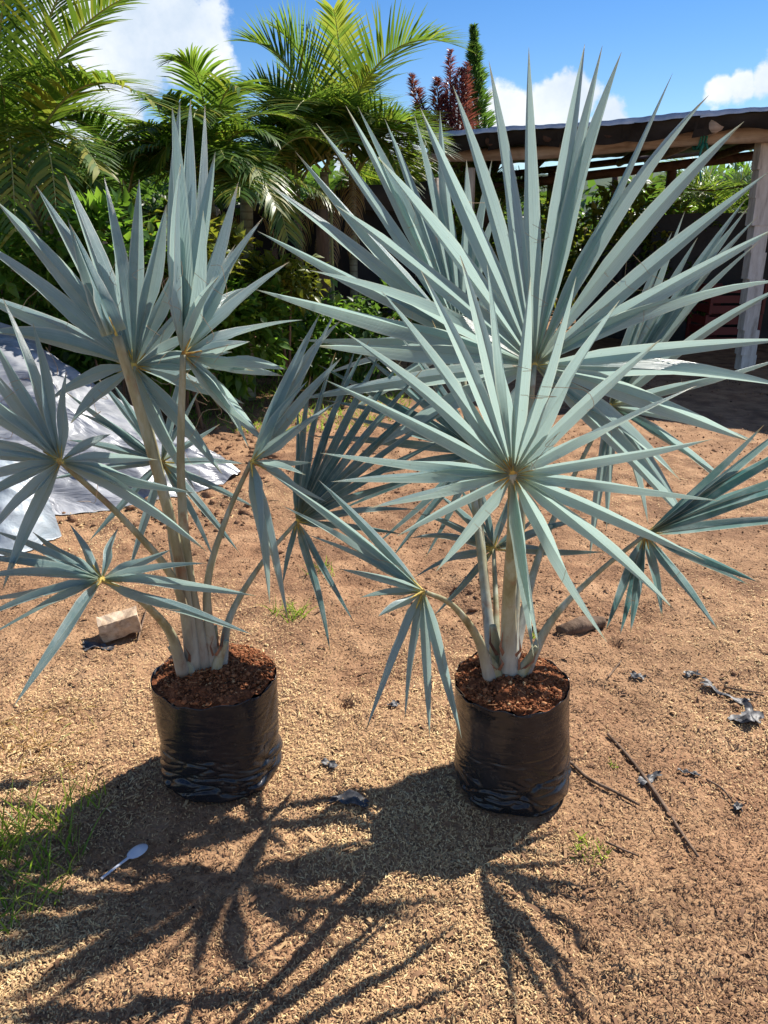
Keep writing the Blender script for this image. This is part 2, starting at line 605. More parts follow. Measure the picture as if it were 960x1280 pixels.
@material('silver_film')
def _(t):
    pos = t.new('ShaderNodeNewGeometry').outputs['Position']
    n = t.noise(pos, 3.2, 6, 0.6, 0.6)
    col = t.ramp(n, [(0.36, (0.13, 0.136, 0.155)), (0.46, (0.27, 0.28, 0.30)), (0.64, (0.40, 0.41, 0.43))])  # dark blotches paint crumple shade into the film's colour
    return principled(t, col, 0.36, t.bump(t.noise(t.mapv(pos, (2.5, 9, 9)), 1.0, 4, 0.55, 1.2), 0.4, 0.05), 0.5, 0.1)


@material('white_film')
def _(t):
    pos = t.new('ShaderNodeNewGeometry').outputs['Position']
    n = t.noise(pos, 5, 6, 0.6, 0.6)
    col = t.ramp(n, [(0.36, (0.24, 0.31, 0.36)), (0.6, (0.45, 0.51, 0.55))])
    return principled(t, col, 0.4, t.bump(n, 0.5, 0.03), 0.5, trans=0.15)


@material('cut_wood')
def _(t):
    pos = t.new('ShaderNodeNewGeometry').outputs['Position']
    n = t.noise(t.mapv(pos, (30, 9, 40)), 1.0, 6, 0.65)
    col = t.ramp(n, [(0.3, (0.16, 0.10, 0.065)), (0.5, (0.46, 0.34, 0.23)), (0.72, (0.62, 0.50, 0.37))])
    return principled(t, col, 0.85, t.bump(n, 0.6, 0.006), 0.2)


@material('spoon_plastic')
def _(t):
    return principled(t, (0.66, 0.70, 0.78), 0.2, None, 0.6, trans=0.25)


@material('scrap_plastic')
def _(t):
    rnd = t.new('ShaderNodeObjectInfo').outputs['Random']
    pos = t.new('ShaderNodeNewGeometry').outputs['Position']
    n = t.noise(pos, 45, 4, 0.6)
    col = t.ramp(n, [(0.35, (0.02, 0.021, 0.024)), (0.55, (0.06, 0.06, 0.065)), (0.8, (0.22, 0.21, 0.205))])
    return principled(t, col, 0.5, t.bump(n, 0.3, 0.004), 0.35)


@material('rope')
def _(t):
    return principled(t, (0.02, 0.22, 0.20), 0.6)


@material('red_plastic')
def _(t):
    return principled(t, (0.13, 0.016, 0.014), 0.6)


@material('terracotta')
def _(t):
    pos = t.new('ShaderNodeNewGeometry').outputs['Position']
    return principled(t, t.ramp(t.noise(pos, 10, 4), [(0.3, (0.22, 0.08, 0.04)), (0.7, (0.42, 0.17, 0.09))]), 0.8)


@material('mountain')
def _(t):
    pos = t.new('ShaderNodeNewGeometry').outputs['Position']
    return principled(t, t.ramp(t.noise(pos, 0.01, 5), [(0.3, (0.05, 0.085, 0.06)), (0.7, (0.10, 0.13, 0.085))]), 0.9, None, 0.1)


# ------------------------------------------------------------------ ground
POTS = []


def gheight(x, y):
    x = np.asarray(x, float)
    y = np.asarray(y, float)
    near = np.clip(1.2 - (np.hypot(x, y - 2) - 4) / 12, 0.15, 1)
    h = (fbm(x, y, 1.1, 3) - 0.5) * 0.07 + (fbm(x + 5, y, 5.5, 3) - 0.5) * 0.035 + (fbm(x, y + 9, 21, 3) - 0.5) * 0.022
    for (hx, hy, r, d) in HOLES:
        q = ((x - hx) ** 2 + (y - hy) ** 2) / (r * r)
        h = h - d * np.exp(-q)
    for (px, py) in POTS:
        q = np.clip((np.hypot(x - px, y - py) - 0.20) / 0.2, 0, 1)
        h = h * q
    return h * near


HOLES = []
for (px, py, r, d) in [(430, 882, .035, .05), (690, 795, .03, .02), (770, 806, .03, .03), (575, 760, .07, .04), (560, 735, .09, .04),
                       (905, 862, .04, .02), (870, 880, .06, .02), (800, 770, .07, .03), (135, 805, .05, .015), (730, 1175, .02, .02)]:
    g = gnd(px, py)
    HOLES.append((g.x, g.y, r, d))
LB = gnd(281, 957)
RB = gnd(638, 977)
POTS += [(LB.x, LB.y), (RB.x, RB.y)]


def stretch(lo, hi, fine, outer):
    a = np.arange(lo, hi, fine)
    r = [hi]
    st = fine
    while r[-1] < outer:
        st *= 1.13
        r.append(r[-1] + st)
    l = [lo]
    st = fine
    while l[-1] > -outer:
        st *= 1.13
        l.append(l[-1] - st)
    return np.array(l[::-1][:-1] + list(a) + r)


gx = stretch(-2.4, 2.6, 0.016, 2500)
gy = stretch(0.7, 5.2, 0.016, 3500)
GX, GY = np.meshgrid(gx, gy)
GZ = gheight(GX, GY)
nx, ny = len(gx), len(gy)
idx = np.arange(nx * ny).reshape(ny, nx)
quads = np.stack([idx[:-1, :-1], idx[:-1, 1:], idx[1:, 1:], idx[1:, :-1]], -1).reshape(-1, 4)
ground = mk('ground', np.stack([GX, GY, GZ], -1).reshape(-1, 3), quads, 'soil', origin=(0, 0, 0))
tag(ground, 'dry brown bare soil yard littered with tan chips', 'ground', kind='structure')


# chips: short curled shavings
def chips(n, ymin, ymax, lmin, lmax, ws=1.0, tm=.45):
    y = np.exp(rng.uniform(math.log(ymin), math.log(ymax), n * 3))
    x = rng.uniform(-1, 1, n * 3) * (0.62 * y + 0.55)
    d = fbm(x + 3, y + 1, 1.3, 4)
    keep = rng.random(n * 3) < np.clip((d - 0.34) * 4.0, 0.45, 1.0)
    keep &= rng.random(n * 3) < 1 - .62 * np.clip((y - 1.9 + (d - .5) * 2.5) / 1.4, 0, 1)
    keep &= (np.hypot(x - LB.x, y - LB.y) > .165) & (np.hypot(x - RB.x, y - RB.y) > .165)
    x, y, d = x[keep][:n], y[keep][:n], d[keep][:n]
    n = len(x)
    z = gheight(x, y)
    L = rng.uniform(lmin, lmax, n) * rng.choice([0.7, 1.0, 1.5], n, p=[.5, .38, .12])
    w = rng.uniform(.0007, .0016, n) * ws
    yaw = rng.uniform(0, 2 * math.pi, n)
    bend = rng.normal(0, 1.1, n)
    lift = rng.uniform(0, .007, n)
    tilt = rng.normal(0, .25, n)
    cols = []
    for k in range(4):
        s = (k / 3 - .5)
        a = yaw + bend * s
        px = x + np.cos(yaw) * L * s - np.sin(yaw) * L * bend * .35 * (s * s - .1)
        py = y + np.sin(yaw) * L * s + np.cos(yaw) * L * bend * .35 * (s * s - .1)
        pz = z + .003 + lift * (1 - 4 * s * s * .7) + tilt * s * L * .6
        wx, wy = -np.sin(a) * w, np.cos(a) * w
        cols.append(np.stack([px - wx, py - wy, pz], -1))
        cols.append(np.stack([px + wx, py + wy, pz + w * rng.uniform(-.8, .8, n)], -1))
    V = np.stack(cols, 1).reshape(-1, 3)
    b = np.arange(n)[:, None] * 8
    Q = np.concatenate([b + np.array([[0, 2, 3, 1]]), b + np.array([[2, 4, 5, 3]]), b + np.array([[4, 6, 7, 5]])], 0)
    tint = np.clip(rng.normal(tm, .2, n) + (d - .5) * 1.7, .08, 1)
    return V, Q, np.repeat(tint, 8)


V, Q, T = chips(140000, 0.85, 6.0, .006, .015)
o = mk('wood_chips', V, Q, 'chips', origin=(0, 0, 0), attrs={'tint': T})
tag(o, 'tan curled wood shavings and husks strewn over the soil', 'wood chips', kind='stuff')


V, Q, T = chips(1500, 1.0, 7.0, .02, .045, 3.2, .18)
o = mk('leaf_litter', V, Q, 'chips', origin=(0, 0, 0), attrs={'tint': T})
tag(o, 'brown bark flakes and dead leaf scraps among the shavings', 'leaf litter', kind='stuff')


def crumbs(x, y, z, r, tint):
    n = len(x)
    base = np.array([[1, 0, 0], [-1, 0, 0], [0, 1, 0], [0, -1, 0], [0, 0, .8], [0, 0, -.8]])
    V = base[None] * (r[:, None, None] * rng.uniform(.6, 1.3, (n, 6, 1)))
    a = rng.uniform(0, 6.28, n)
    c, s = np.cos(a)[:, None], np.sin(a)[:, None]
    X = V[..., 0] * c - V[..., 1] * s + rng.normal(0, .15, (n, 6)) * r[:, None]
    Yv = V[..., 0] * s + V[..., 1] * c
    V = np.stack([X + x[:, None], Yv + y[:, None], V[..., 2] + z[:, None]], -1).reshape(-1, 3)
    tri = np.array([[0, 2, 4], [2, 1, 4], [1, 3, 4], [3, 0, 4], [2, 0, 5], [1, 2, 5], [3, 1, 5], [0, 3, 5]])
    Fc = (np.arange(n)[:, None, None] * 6 + tri[None]).reshape(-1, 3)
    return V, Fc, np.repeat(tint, 6)


n = 24000
y = np.exp(rng.uniform(math.log(.85), math.log(9), n * 2))
x = rng.uniform(-1, 1, n * 2) * (.62 * y + .55)
d = fbm(x + 3, y + 1, 1.3, 4)
k = (rng.random(n * 2) < np.clip((.66 - d) * 3.2, .12, 1)) & (np.hypot(x - LB.x, y - LB.y) > .17) & (np.hypot(x - RB.x, y - RB.y) > .17)
x, y = x[k][:n], y[k][:n]
r = np.minimum(rng.gamma(2.0, .0011, len(x)) + .0008, .006)
r *= np.clip(.8 + (y - 2) * .22, .8, 2.2)
V, Fc, T = crumbs(x, y, gheight(x, y) + r * .3, r, np.clip(rng.normal(.62, .3, len(x)), 0, 1))
o = mk('soil_crumbs', V, Fc, 'crumbs', origin=(0, 0, 0), attrs={'tint': T}, smooth=False)
tag(o, 'dark brown crumbs of earth scattered over the yard', 'soil', kind='stuff')

def lumps(x, y, z, r, tint):
    p = (1 + 5 ** .5) / 2
    base = np.array([[-1, p, 0], [1, p, 0], [-1, -p, 0], [1, -p, 0], [0, -1, p], [0, 1, p], [0, -1, -p], [0, 1, -p], [p, 0, -1], [p, 0, 1], [-p, 0, -1], [-p, 0, 1]]) / 1.9
    tri = np.array([[0, 11, 5], [0, 5, 1], [0, 1, 7], [0, 7, 10], [0, 10, 11], [1, 5, 9], [5, 11, 4], [11, 10, 2], [10, 7, 6], [7, 1, 8],
                    [3, 9, 4], [3, 4, 2], [3, 2, 6], [3, 6, 8], [3, 8, 9], [4, 9, 5], [2, 4, 11], [6, 2, 10], [8, 6, 7], [9, 8, 1]])
    # one split of every face for a lumpy outline
    vs, key, out = [tuple(b) for b in base], {}, []
    def mid(a, b):
        k_ = (min(a, b), max(a, b))
        if k_ not in key:
            key[k_] = len(vs)
            m_ = (np.array(vs[a]) + np.array(vs[b])) / 2
            vs.append(tuple(m_ / np.linalg.norm(m_)))
        return key[k_]
    for a, b, c_ in tri:
        ab, bc, ca = mid(a, b), mid(b, c_), mid(c_, a)
        out += [(a, ab, ca), (b, bc, ab), (c_, ca, bc), (ab, bc, ca)]
    base, tri = np.array(vs), np.array(out)
    n, m = len(x), len(base)
    V = base[None] * (r[:, None, None] * rng.uniform(.72, 1.25, (n, m, 1))) * np.stack([rng.uniform(.8, 1.4, n), rng.uniform(.7, 1.1, n), rng.uniform(.5, .8, n)], -1)[:, None, :]
    a = rng.uniform(0, 6.28, n)
    c_, s_ = np.cos(a)[:, None], np.sin(a)[:, None]
    V = np.stack([V[..., 0] * c_ - V[..., 1] * s_ + x[:, None], V[..., 0] * s_ + V[..., 1] * c_ + y[:, None], V[..., 2] + z[:, None]], -1).reshape(-1, 3)
    return V, (np.arange(n)[:, None, None] * m + tri[None]).reshape(-1, 3), np.repeat(tint, m)


# lumpy clods heaped beside the silver film and behind the pots
cx, cy, cr = [], [], []
for (px, py, sx, sy, m, rr) in [(300, 575, .28, .45, 60, .045), (260, 640, .3, .25, 50, .035), (330, 540, .3, .5, 40, .045), (570, 745, .13, .12, 46, .022),
                                (150, 650, .5, .15, 40, .03), (700, 780, .12, .1, 22, .02), (890, 870, .15, .1, 24, .014), (640, 560, 1.2, .9, 50, .03)]:
    g = gnd(px, py)
    m *= 3
    cx += list(rng.normal(g.x, sx, m))
    cy += list(rng.normal(g.y, sy, m))
    cr += list(rng.gamma(1.6, rr / 7, m) + .003)
cx, cy, cr = map(np.array, (cx, cy, cr))
V, Fc, T = lumps(cx, cy, gheight(cx, cy) + cr * .05, cr, np.clip(rng.normal(.85, .15, len(cx)), 0, 1))
o = mk('soil_clods', V, Fc, 'clods', origin=(0, 0, 0), attrs={'tint': T})
tag(o, 'loose reddish earth clods lying behind the potted palms', 'soil', kind='stuff')

# ------------------------------------------------------------------ distant mountain
ang = np.linspace(-1.4, 1.4, 120)
prof = 120 + 200 * fbm(ang * 3 + 4, ang * 0 + 2, 1.0, 4)
Dm = 2600
MV = []
for a, h in zip(ang, prof):
    MV += [(math.sin(a) * Dm, math.cos(a) * Dm, -5), (math.sin(a) * (Dm + 250), math.cos(a) * (Dm + 250), h * .75), (math.sin(a) * (Dm + 600), math.cos(a) * (Dm + 600), h)]
MQ = np.array([(i * 3 + j, i * 3 + 3 + j, i * 3 + 4 + j, i * 3 + 1 + j) for i in range(len(ang) - 1) for j in range(2)])
o = mk('mountain', MV, MQ, 'mountain', origin=(0, 0, 0))
tag(o, 'far blue mountain ridge beyond the trees', 'mountain', kind='structure')


# ------------------------------------------------------------------ pots
def planting_bag(base, top, r_bot, r_top, label, seed):
    """base, top: centres of the bottom and of the rim"""
    base, top = Vector(base), Vector(top)
    root = empty('planting_bag', base)
    tag(root, label, 'planting bag', 'black nursery bags')
    NA, NH = 220, 120
    th = np.linspace(0, 2 * math.pi, NA, endpoint=False)
    V = []
    for i in range(NH):
        t = i / (NH - 1)
        c = base.lerp(top, t)
        rr = r_bot + (r_top - r_bot) * t
        # belly low down and rounded foot
        rr = rr * (1 + .035 * math.exp(-((t - .16) / .13) ** 2))
        if t < .09:
            rr *= .80 + .20 * math.sqrt(max(0, 1 - ((.09 - t) / .09) ** 2))
        low = max(0, min(1, (.62 - t) / .45))
        cth, sth = np.cos(th), np.sin(th)
        n3 = fbm(cth * 1.0 + seed * 7, sth * 1.0, 1.3, 2) - .5
        soft = fbm(cth * 1.4 + seed, sth * 1.4 + t * 3.0, 1.2, 3) - .5
        f1 = fbm(cth * .9 + seed * 3, sth * .9 + t * (7 + 3 * t) + .5 * np.sin(th * 2 + seed), 1.25, 2)
        f2 = fbm(cth * 1.3 + seed * 5, sth * 1.3 + t * 13 + .8 * np.sin(th * 3 + seed * 2), 1.2, 2)
        crease = np.clip(1 - np.abs(f1 - .5) * 9, 0, 1) ** 2 * .010 + np.clip(1 - np.abs(f2 - .5) * 10, 0, 1) ** 2 * .006
        off = soft * (.006 + .012 * low) - crease * (.10 + .9 * low) + n3 * .02
        x = c.x + np.cos(th) * (rr + off)
        yv = c.y + np.sin(th) * (rr + off)
        z = c.z + (n3 * .02 + .004 * np.sin(th * 5 + seed) + .003 * np.sin(th * 13)) * (t > .98) + 0 * th
        V.append(np.stack([x, yv, z], -1))
    topoff = off
    # rim turned in and a short inner wall
    last = V[-1]
    cc = np.array([top.x, top.y, 0])
    inn = last.copy()
    inn[:, :2] = (last[:, :2] - cc[:2]) * .994 + cc[:2]
    V.append(inn)
    inn2 = inn.copy()
    inn2[:, 2] -= .06
    V.append(inn2)
    V = np.concatenate(V)
    rows = NH + 2
    ii = np.arange(rows * NA).reshape(rows, NA)
    Qs = np.stack([ii[:-1], np.roll(ii[:-1], -1, 1), np.roll(ii[1:], -1, 1), ii[1:]], -1).reshape(-1, 4)
    skin = mk('bag_skin', V, Qs, 'bag', root)
    # soil surface
    NR = 14
    SV = []
    for j in range(NR + 1):
        q = j / NR
        x = top.x + np.cos(th) * (r_top + topoff - .004) * q
        yv = top.y + np.sin(th) * (r_top + topoff - .004) * q
        z = top.z - .003 + .034 * (1 - q ** 2) + (fbm(x + seed, yv, 40, 3) - .5) * .028 * min(1, q * 4)
        SV.append(np.stack([x, yv, z + 0 * th], -1))
    SV = np.concatenate(SV)
    ii = np.arange((NR + 1) * NA).reshape(NR + 1, NA)
    Qs = np.stack([ii[:-1], np.roll(ii[:-1], -1, 1), np.roll(ii[1:], -1, 1), ii[1:]], -1).reshape(-1, 4)
    soil = mk('soil', SV, Qs, 'coir', root)
    m = 4200
    q = np.sqrt(rng.random(m)) * .93
    a = rng.uniform(0, 6.28, m)
    x = top.x + np.cos(a) * r_top * q
    yv = top.y + np.sin(a) * r_top * q
    z = top.z - .003 + .034 * (1 - q ** 2)
    rr = rng.gamma(1.8, .0012, m) + .0008
    Vc, Fc, T = crumbs(x, yv, z + rr * .3, rr, np.clip(rng.normal(.5, .25, m), 0, 1))
    o = mk('coir_crumbs', Vc, Fc, 'coir_bits', soil, attrs={'tint': T}, smooth=False)
    o['kind'] = 'stuff'
    # coir fibres
    mb = MB()
    for _ in range(130):
        q, a = math.sqrt(random.random()) * .95, random.uniform(0, 6.28)
        p = Vector((top.x + math.cos(a) * r_top * q, top.y + math.sin(a) * r_top * q, top.z + .002 + .034 * (1 - q * q)))
        b = random.uniform(0, 6.28)
        L = random.uniform(.012, .05)
        d = Vector((math.cos(b), math.sin(b), random.uniform(-.1, .3))) * L
        s = Vector((-math.sin(b), math.cos(b), .3)) * L * random.uniform(-.4, .4)
        mb.tube([p, p + d * .5 + s, p + d], [.0009, .0007], n=5, k=3, caps=False, tint=random.choice([.3, .6, .95]))
    o = mb.build('coir_fibres', 'coir_bits', soil)
    o['kind'] = 'stuff'
    return root


LT = at(270, 842, LB.y + .01)
RT = at(638, 850, RB.y)
depL = (LB.y * math.cos(PITCH) + 1.3 * math.sin(PITCH))
rpx = lambda px, Y, z: px / F * (Y * math.cos(PITCH) + (CAM_H - z) * math.sin(PITCH))
planting_bag(LB + Vector((0, 0, -.004)), LT, rpx(73, LB.y, .1), rpx(76.5, LT.y, LT.z),
             'crumpled black plastic nursery bag leaning slightly, beside the wooden block', 1.7)
planting_bag(RB + Vector((0, 0, -.004)), RT, rpx(71, RB.y, .1), rpx(73, RT.y, RT.z),
             'upright black plastic nursery bag next to the thin dry sticks', 5.2)

# ------------------------------------------------------------------ silver fan palms
TS = [0.0, .06, .14, .23, .33, .44, .55, .66, .77, .87, .945, 1.0]


def blade(hub, tip, wmax, wsp, normal, bulge, side, fold, split, sag, w0=.006, twist=0.0):
    """one pleated leaflet from hub to tip; returns verts faces uv"""
    ax = tip - hub
    L = ax.length
    d = ax.normalized()
    sidev = d.cross(normal).normalized()
    nrm = sidev.cross(d).normalized()
    V, Fc, UV = [], [], []
    for i, t in enumerate(TS):
        c = hub + ax * t + Vector((0, 0, 1)) * (bulge * L * 4 * t * (1 - t)) + sidev * (side * L * 4 * t * (1 - t)) + nrm * (sag * L * math.sin(math.pi * t) * t)
        tap = (1.06 - .06 * t / split) if t < split else max(0.0, 1 - ((t - split) / (1 - split)) ** 1.75)
        hw = .5 * min(w0 + wsp * t * L, wmax * tap)
        if i == len(TS) - 1:
            hw = .0004
        fd = fold * (1.3 if t < split * .8 else 1.0)
        k = max(0.0, min(1.0, (t - .22) / .4))
        a = twist * k * k * (3 - 2 * k)
        sv, nv = sidev * math.cos(a) + nrm * math.sin(a), nrm * math.cos(a) - sidev * math.sin(a)
        lift = nv * (hw * fd)
        e = sv * hw
        V += [c - e + lift, c - e * .5 + lift * .42, c, c, c + e * .5 + lift * .42, c + e + lift]
        UV += [(-1, t), (-.5, t), (0, t), (0, t), (.5, t), (1, t)]
    for i in range(len(TS) - 1):
        a, b = i * 6, i * 6 + 6
        for j in (0, 1, 3, 4):
            Fc.append((a + j, a + j + 1, b + j + 1, b + j))
    return V, Fc, UV


def fan_leaf(root, hubp, Y, stalk, rad, tips, gx=0.0, gu=0.0, wmax=.046, bow=0.0, fibres=5, fold=(.75, 1.4), w0=.006, tone=.55, roll=.5):
    """hubp: hub pixel; stalk: list of (px,py,Y) from the base up to the hub; tips: (px,py[,dY]) pixels"""
    hub = at(hubp[0], hubp[1], Y)
    m = Y / math.cos(PITCH) / F * 1.05
    pts = [Vector(p) if isinstance(p, Vector) else at(*p) for p in stalk] + [hub]
    v, f, uv = tube(pts, [q * .60 for q in rad], n=22, k=10, flat=.75, wob=.02)
    leaf = mk('leaf', v, f, 'petiole', root, ORI[root.name], uv)
    T = []
    for tp in tips:
        dx, du = (tp[0] - hubp[0]) * m, -(tp[1] - hubp[1]) * m
        rr = math.hypot(dx, du)
        dY = gx * dx + gu * du + bow * rr + (tp[2] if len(tp) > 2 else 0) + random.uniform(-.025, .025)
        dY = max(-.8, min(.8, dY))
        T.append((math.atan2(du, dx), at(tp[0], tp[1], Y + dY)))
    T.sort(key=lambda q: q[0])
    nT = len(T)
    axes = [(q[1] - hub).normalized() for q in T]
    # hastula: small boss with short radiating ribs
    mb = MB()
    for i in range(nT):
        mb.tube([hub - axes[i] * .004, hub + axes[i] * .045], [.004, .0014], n=3, k=5, caps=False)
    mb.build('hastula', 'hastula', leaf, hub)
    for i in range(nT):
        a, tip = T[i]
        # normal of the fan surface at this leaflet, on the side turned to the viewer
        pr, nx_ = axes[i - 1], axes[(i + 1) % nT]
        nm = Vector((0, 0, 0))
        for q in (pr, nx_):
            c = axes[i].cross(q)
            if c.length > .02:
                c.normalize()
                nm += c if c.y < 0 else -c
        view = (Vector((0, 0, CAM_H)) - hub).normalized()
        nm = (nm.normalized() if nm.length > .1 else view)
        nm = (nm + view * .25 + Vector((random.uniform(-.08, .08), random.uniform(-.05, .05), random.uniform(-.08, .08)))).normalized()
        if abs(nm.dot(axes[i])) > .95:
            nm = Vector((1, 0, .2))
        L = (tip - hub).length
        g1 = abs(axes[i].angle(pr)) if nT > 1 else .2
        g2 = abs(axes[i].angle(nx_)) if nT > 1 else .2
        sp = min(.34, max(.09, .5 * (min(g1, .36) + min(g2, .36)))) * 1.1
        w = wmax * .80 * (.8 + .35 * min(1, L / .6)) * random.uniform(.9, 1.1)
        if L < .3:
            w *= .9
        bv, bf, buv = blade(hub + axes[i] * .008, tip, w, sp, nm, random.uniform(.008, .028) if random.random() > .08 else random.uniform(.05, .09), random.uniform(-.012, .012),
                            random.uniform(*fold) * random.choice([1, 1, 1, 1, -1]), random.uniform(.30, .44), random.uniform(-.02, .03), w0, max(-1.1, min(1.1, random.gauss(0, roll))))
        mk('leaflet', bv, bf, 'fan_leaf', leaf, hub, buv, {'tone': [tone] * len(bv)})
    if fibres:
        mb = MB()
        for _ in range(fibres):
            i = random.randrange(nT)
            s = random.uniform(.25, .6)
            p = hub.lerp(T[i][1], s) + Vector((0, -.008, 0))
            A = Vector((random.uniform(-1, 1), random.uniform(-.6, .1), random.uniform(-1, .2))) * random.uniform(.025, .08)
            B = A + Vector((random.uniform(-1, 1), random.uniform(-.4, .2), random.uniform(-1, .3))) * random.uniform(.02, .06)
            D = B + Vector((random.uniform(-1, 1), random.uniform(-.4, .2), random.uniform(-1, .5))) * random.uniform(.01, .05)
            mb.tube([p, p + A, p + B, p + D], [.0007, .0006], n=10, k=3, caps=False)
        o = mb.build('fibre_threads', 'fibre', leaf, hub)
        o['kind'] = 'stuff'
    return leaf


def stem_base(root, p, spread, top_px):
    mb = MB()
    for (ox, oy, h, r, lx) in spread:
        q = p + Vector((ox, oy, -.03))
        mb.tube([q, q + Vector((lx * .3, oy * .2, h * .4)), q + Vector((lx, oy * .3, h))], [r * .72, r * .66, r * .3], n=10, k=10, flat=.8)
    sh = mb.build('leaf_sheath', 'petiole', root)
    for (ox, oy, h, r, lx) in spread:
        q = p + Vector((ox * 1.1, oy - r * .55, h * random.uniform(.15, .35)))
        for sg in (-1, 1):
            e = q + Vector((lx * .5 + sg * r * .6, -.004, h * random.uniform(.35, .7)))
            w_ = Vector((sg * r * .55, .002, -.01))
            m_ = (q + e) / 2 + Vector((sg * r * .35, -.008, 0))
            mk('sheath_flap', [q, q + w_ * .5, m_ + w_ * .35, m_, e], [(0, 1, 2, 3), (3, 2, 4)], 'sheath_skin', sh, ORI[root.name])
    return sh


# ---- left palm
LY = LT.y
lb = at(255, 826, LY)
lp = empty('fan_palm', lb)
tag(lp, 'silver-blue fan palm with folded upright spear leaves, in the bag beside the wooden block', 'palm', 'potted silver fan palms')
b = lambda dx, dy=0.0, dz=-.02: lb + Vector((dx, dy, dz))
stem_base(lp, lb, [(-.014, 0, .15, .030, -.02), (.022, .015, .13, .026, .012), (-.03, -.03, .10, .03, -.05), (.035, -.02, .11, .022, .04)], None)
# upright big fan
fan_leaf(lp, (168, 458), 2.02, [b(-.01, .02), (226, 700, 1.95), (196, 570, 1.99)], [.030, .019, .015, .012],
         [(-20, 415), (-45, 362), (-40, 292), (-6, 250), (45, 232), (81, 219), (130, 221), (174, 224), (208, 256), (226, 318), (246, 365),
          (265, 412), (290, 440), (318, 464), (306, 505), (278, 593), (244, 612), (62, 500), (88, 530)], .1, .34, .053, fibres=16, tone=0.68)
# folded upright leaf
fan_leaf(lp, (229, 443), 1.88, [b(.005, -.01), (236, 720, 1.88), (226, 590, 1.88)], [.038, .026, .018, .013],
         [(215, 134, .02), (225, 126, .06), (238, 124, .1), (256, 131, .1), (269, 190), (298, 227), (329, 272), (294, 306, .12), (362, 327), (312, 359, .15),
          (378, 400, -.05), (312, 427, -.12), (226, 204, -.1), (254, 263, -.12), (274, 345, -.14), (357, 462), (354, 470, .1), (325, 542, -.02), (312, 562, .05), (331, 554, .1)],
         .8, .3, .050, fibres=14, tone=0.95)
# closed spear
fan_leaf(lp, (146, 420), 1.80, [b(-.02, -.02), (222, 690, 1.84), (184, 545, 1.82)], [.032, .024, .022, .019],
         [(85, 274), (88, 281, .006), (92, 292, -.006), (99, 318, -.01)], .1, .1, .040, fibres=0, fold=(1.0, 1.4), w0=.034, tone=0.55)
# fan off to the side at mid height
fan_leaf(lp, (76, 577), 1.70, [b(-.03, -.02), (222, 735, 1.83), (160, 655, 1.77)], [.030, .019, .014, .011],
         [(3, 372), (41, 404), (83, 464), (-12, 418), (-30, 440), (-48, 468), (-60, 500), (-68, 535), (-70, 570), (-66, 606), (138, 543, .08), (197, 575), (242, 616), (259, 690),
          (-50, 642), (-32, 692), (3, 738)], .12, .45, .038, fibres=5, tone=0.8)
# low fan nearest the ground
fan_leaf(lp, (127, 725), 1.58, [b(-.05, -.04), (212, 790, 1.80), (172, 748, 1.68)], [.034, .022, .014, .010],
         [(87, 655), (148, 660), (214, 687), (258, 704), (320, 745), (315, 793), (17, 883), (-26, 802), (-28, 776), (-32, 752), (-36, 724), (-36, 697), (-30, 682), (-14, 662), (41, 665)],
         .15, 1.0, .032, fibres=3, tone=0.66)
# folded fan towards the other pot
fan_leaf(lp, (314, 577), 1.97, [b(.03, -.01), (259, 735, 1.90), (282, 650, 1.94)], [.030, .018, .012, .010],
         [(400, 392), (424, 380, .05), (427, 400, .08), (385, 476, -.1), (427, 447), (424, 501), (376, 529, -.08), (390, 578), (382, 594, -.06), (410, 628, -.08),
          (337, 755), (360, 776, .06), (326, 690, -.06), (350, 718, .1)], .6, .4, .036, fibres=4, tone=0.85)
# low fan leaning back
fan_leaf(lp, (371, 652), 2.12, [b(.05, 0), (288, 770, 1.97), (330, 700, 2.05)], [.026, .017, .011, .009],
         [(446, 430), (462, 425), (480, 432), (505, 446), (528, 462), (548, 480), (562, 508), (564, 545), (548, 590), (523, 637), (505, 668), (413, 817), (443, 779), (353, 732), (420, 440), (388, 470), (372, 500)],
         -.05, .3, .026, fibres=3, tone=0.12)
# rear fan behind the stems
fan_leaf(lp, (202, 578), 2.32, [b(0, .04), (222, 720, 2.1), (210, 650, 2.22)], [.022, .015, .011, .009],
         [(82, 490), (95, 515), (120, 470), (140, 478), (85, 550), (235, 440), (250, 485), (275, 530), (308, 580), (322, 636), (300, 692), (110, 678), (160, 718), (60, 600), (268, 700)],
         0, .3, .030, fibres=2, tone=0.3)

# ---- right palm
RY = RT.y
rb = at(633, 836, RY)
rp = empty('fan_palm', rb)
tag(rp, 'large silver-blue fan palm with two wide open fans, in the bag near the dry sticks', 'palm', 'potted silver fan palms')
b = lambda dx, dy=0.0, dz=-.02: rb + Vector((dx, dy, dz))
stem_base(rp, rb, [(-.028, -.02, .11, .032, -.045), (.03, -.015, .11, .026, .045), (.0, -.005, .16, .036, .004), (-.02, .02, .15, .030, -.02)], None)
# tall upright fan
fan_leaf(rp, (668, 457), 2.26, [b(.01, .02), (646, 720, 1.98), (656, 590, 2.12)], [.036, .024, .017, .013],
         [(661, 59), (611, 76), (566, 107), (525, 134), (472, 196), (419, 256), (387, 338), (320, 362), (391, 432), (369, 500), (731, 55), (753, 57), (777, 65), (841, 91), (886, 119),
          (930, 152), (962, 214), (976, 282), (982, 350), (992, 424), (988, 484), (940, 553), (850, 600), (470, 560), (560, 640), (860, 655)], .03, .2, .056, fibres=18, tone=0.85, roll=.4)
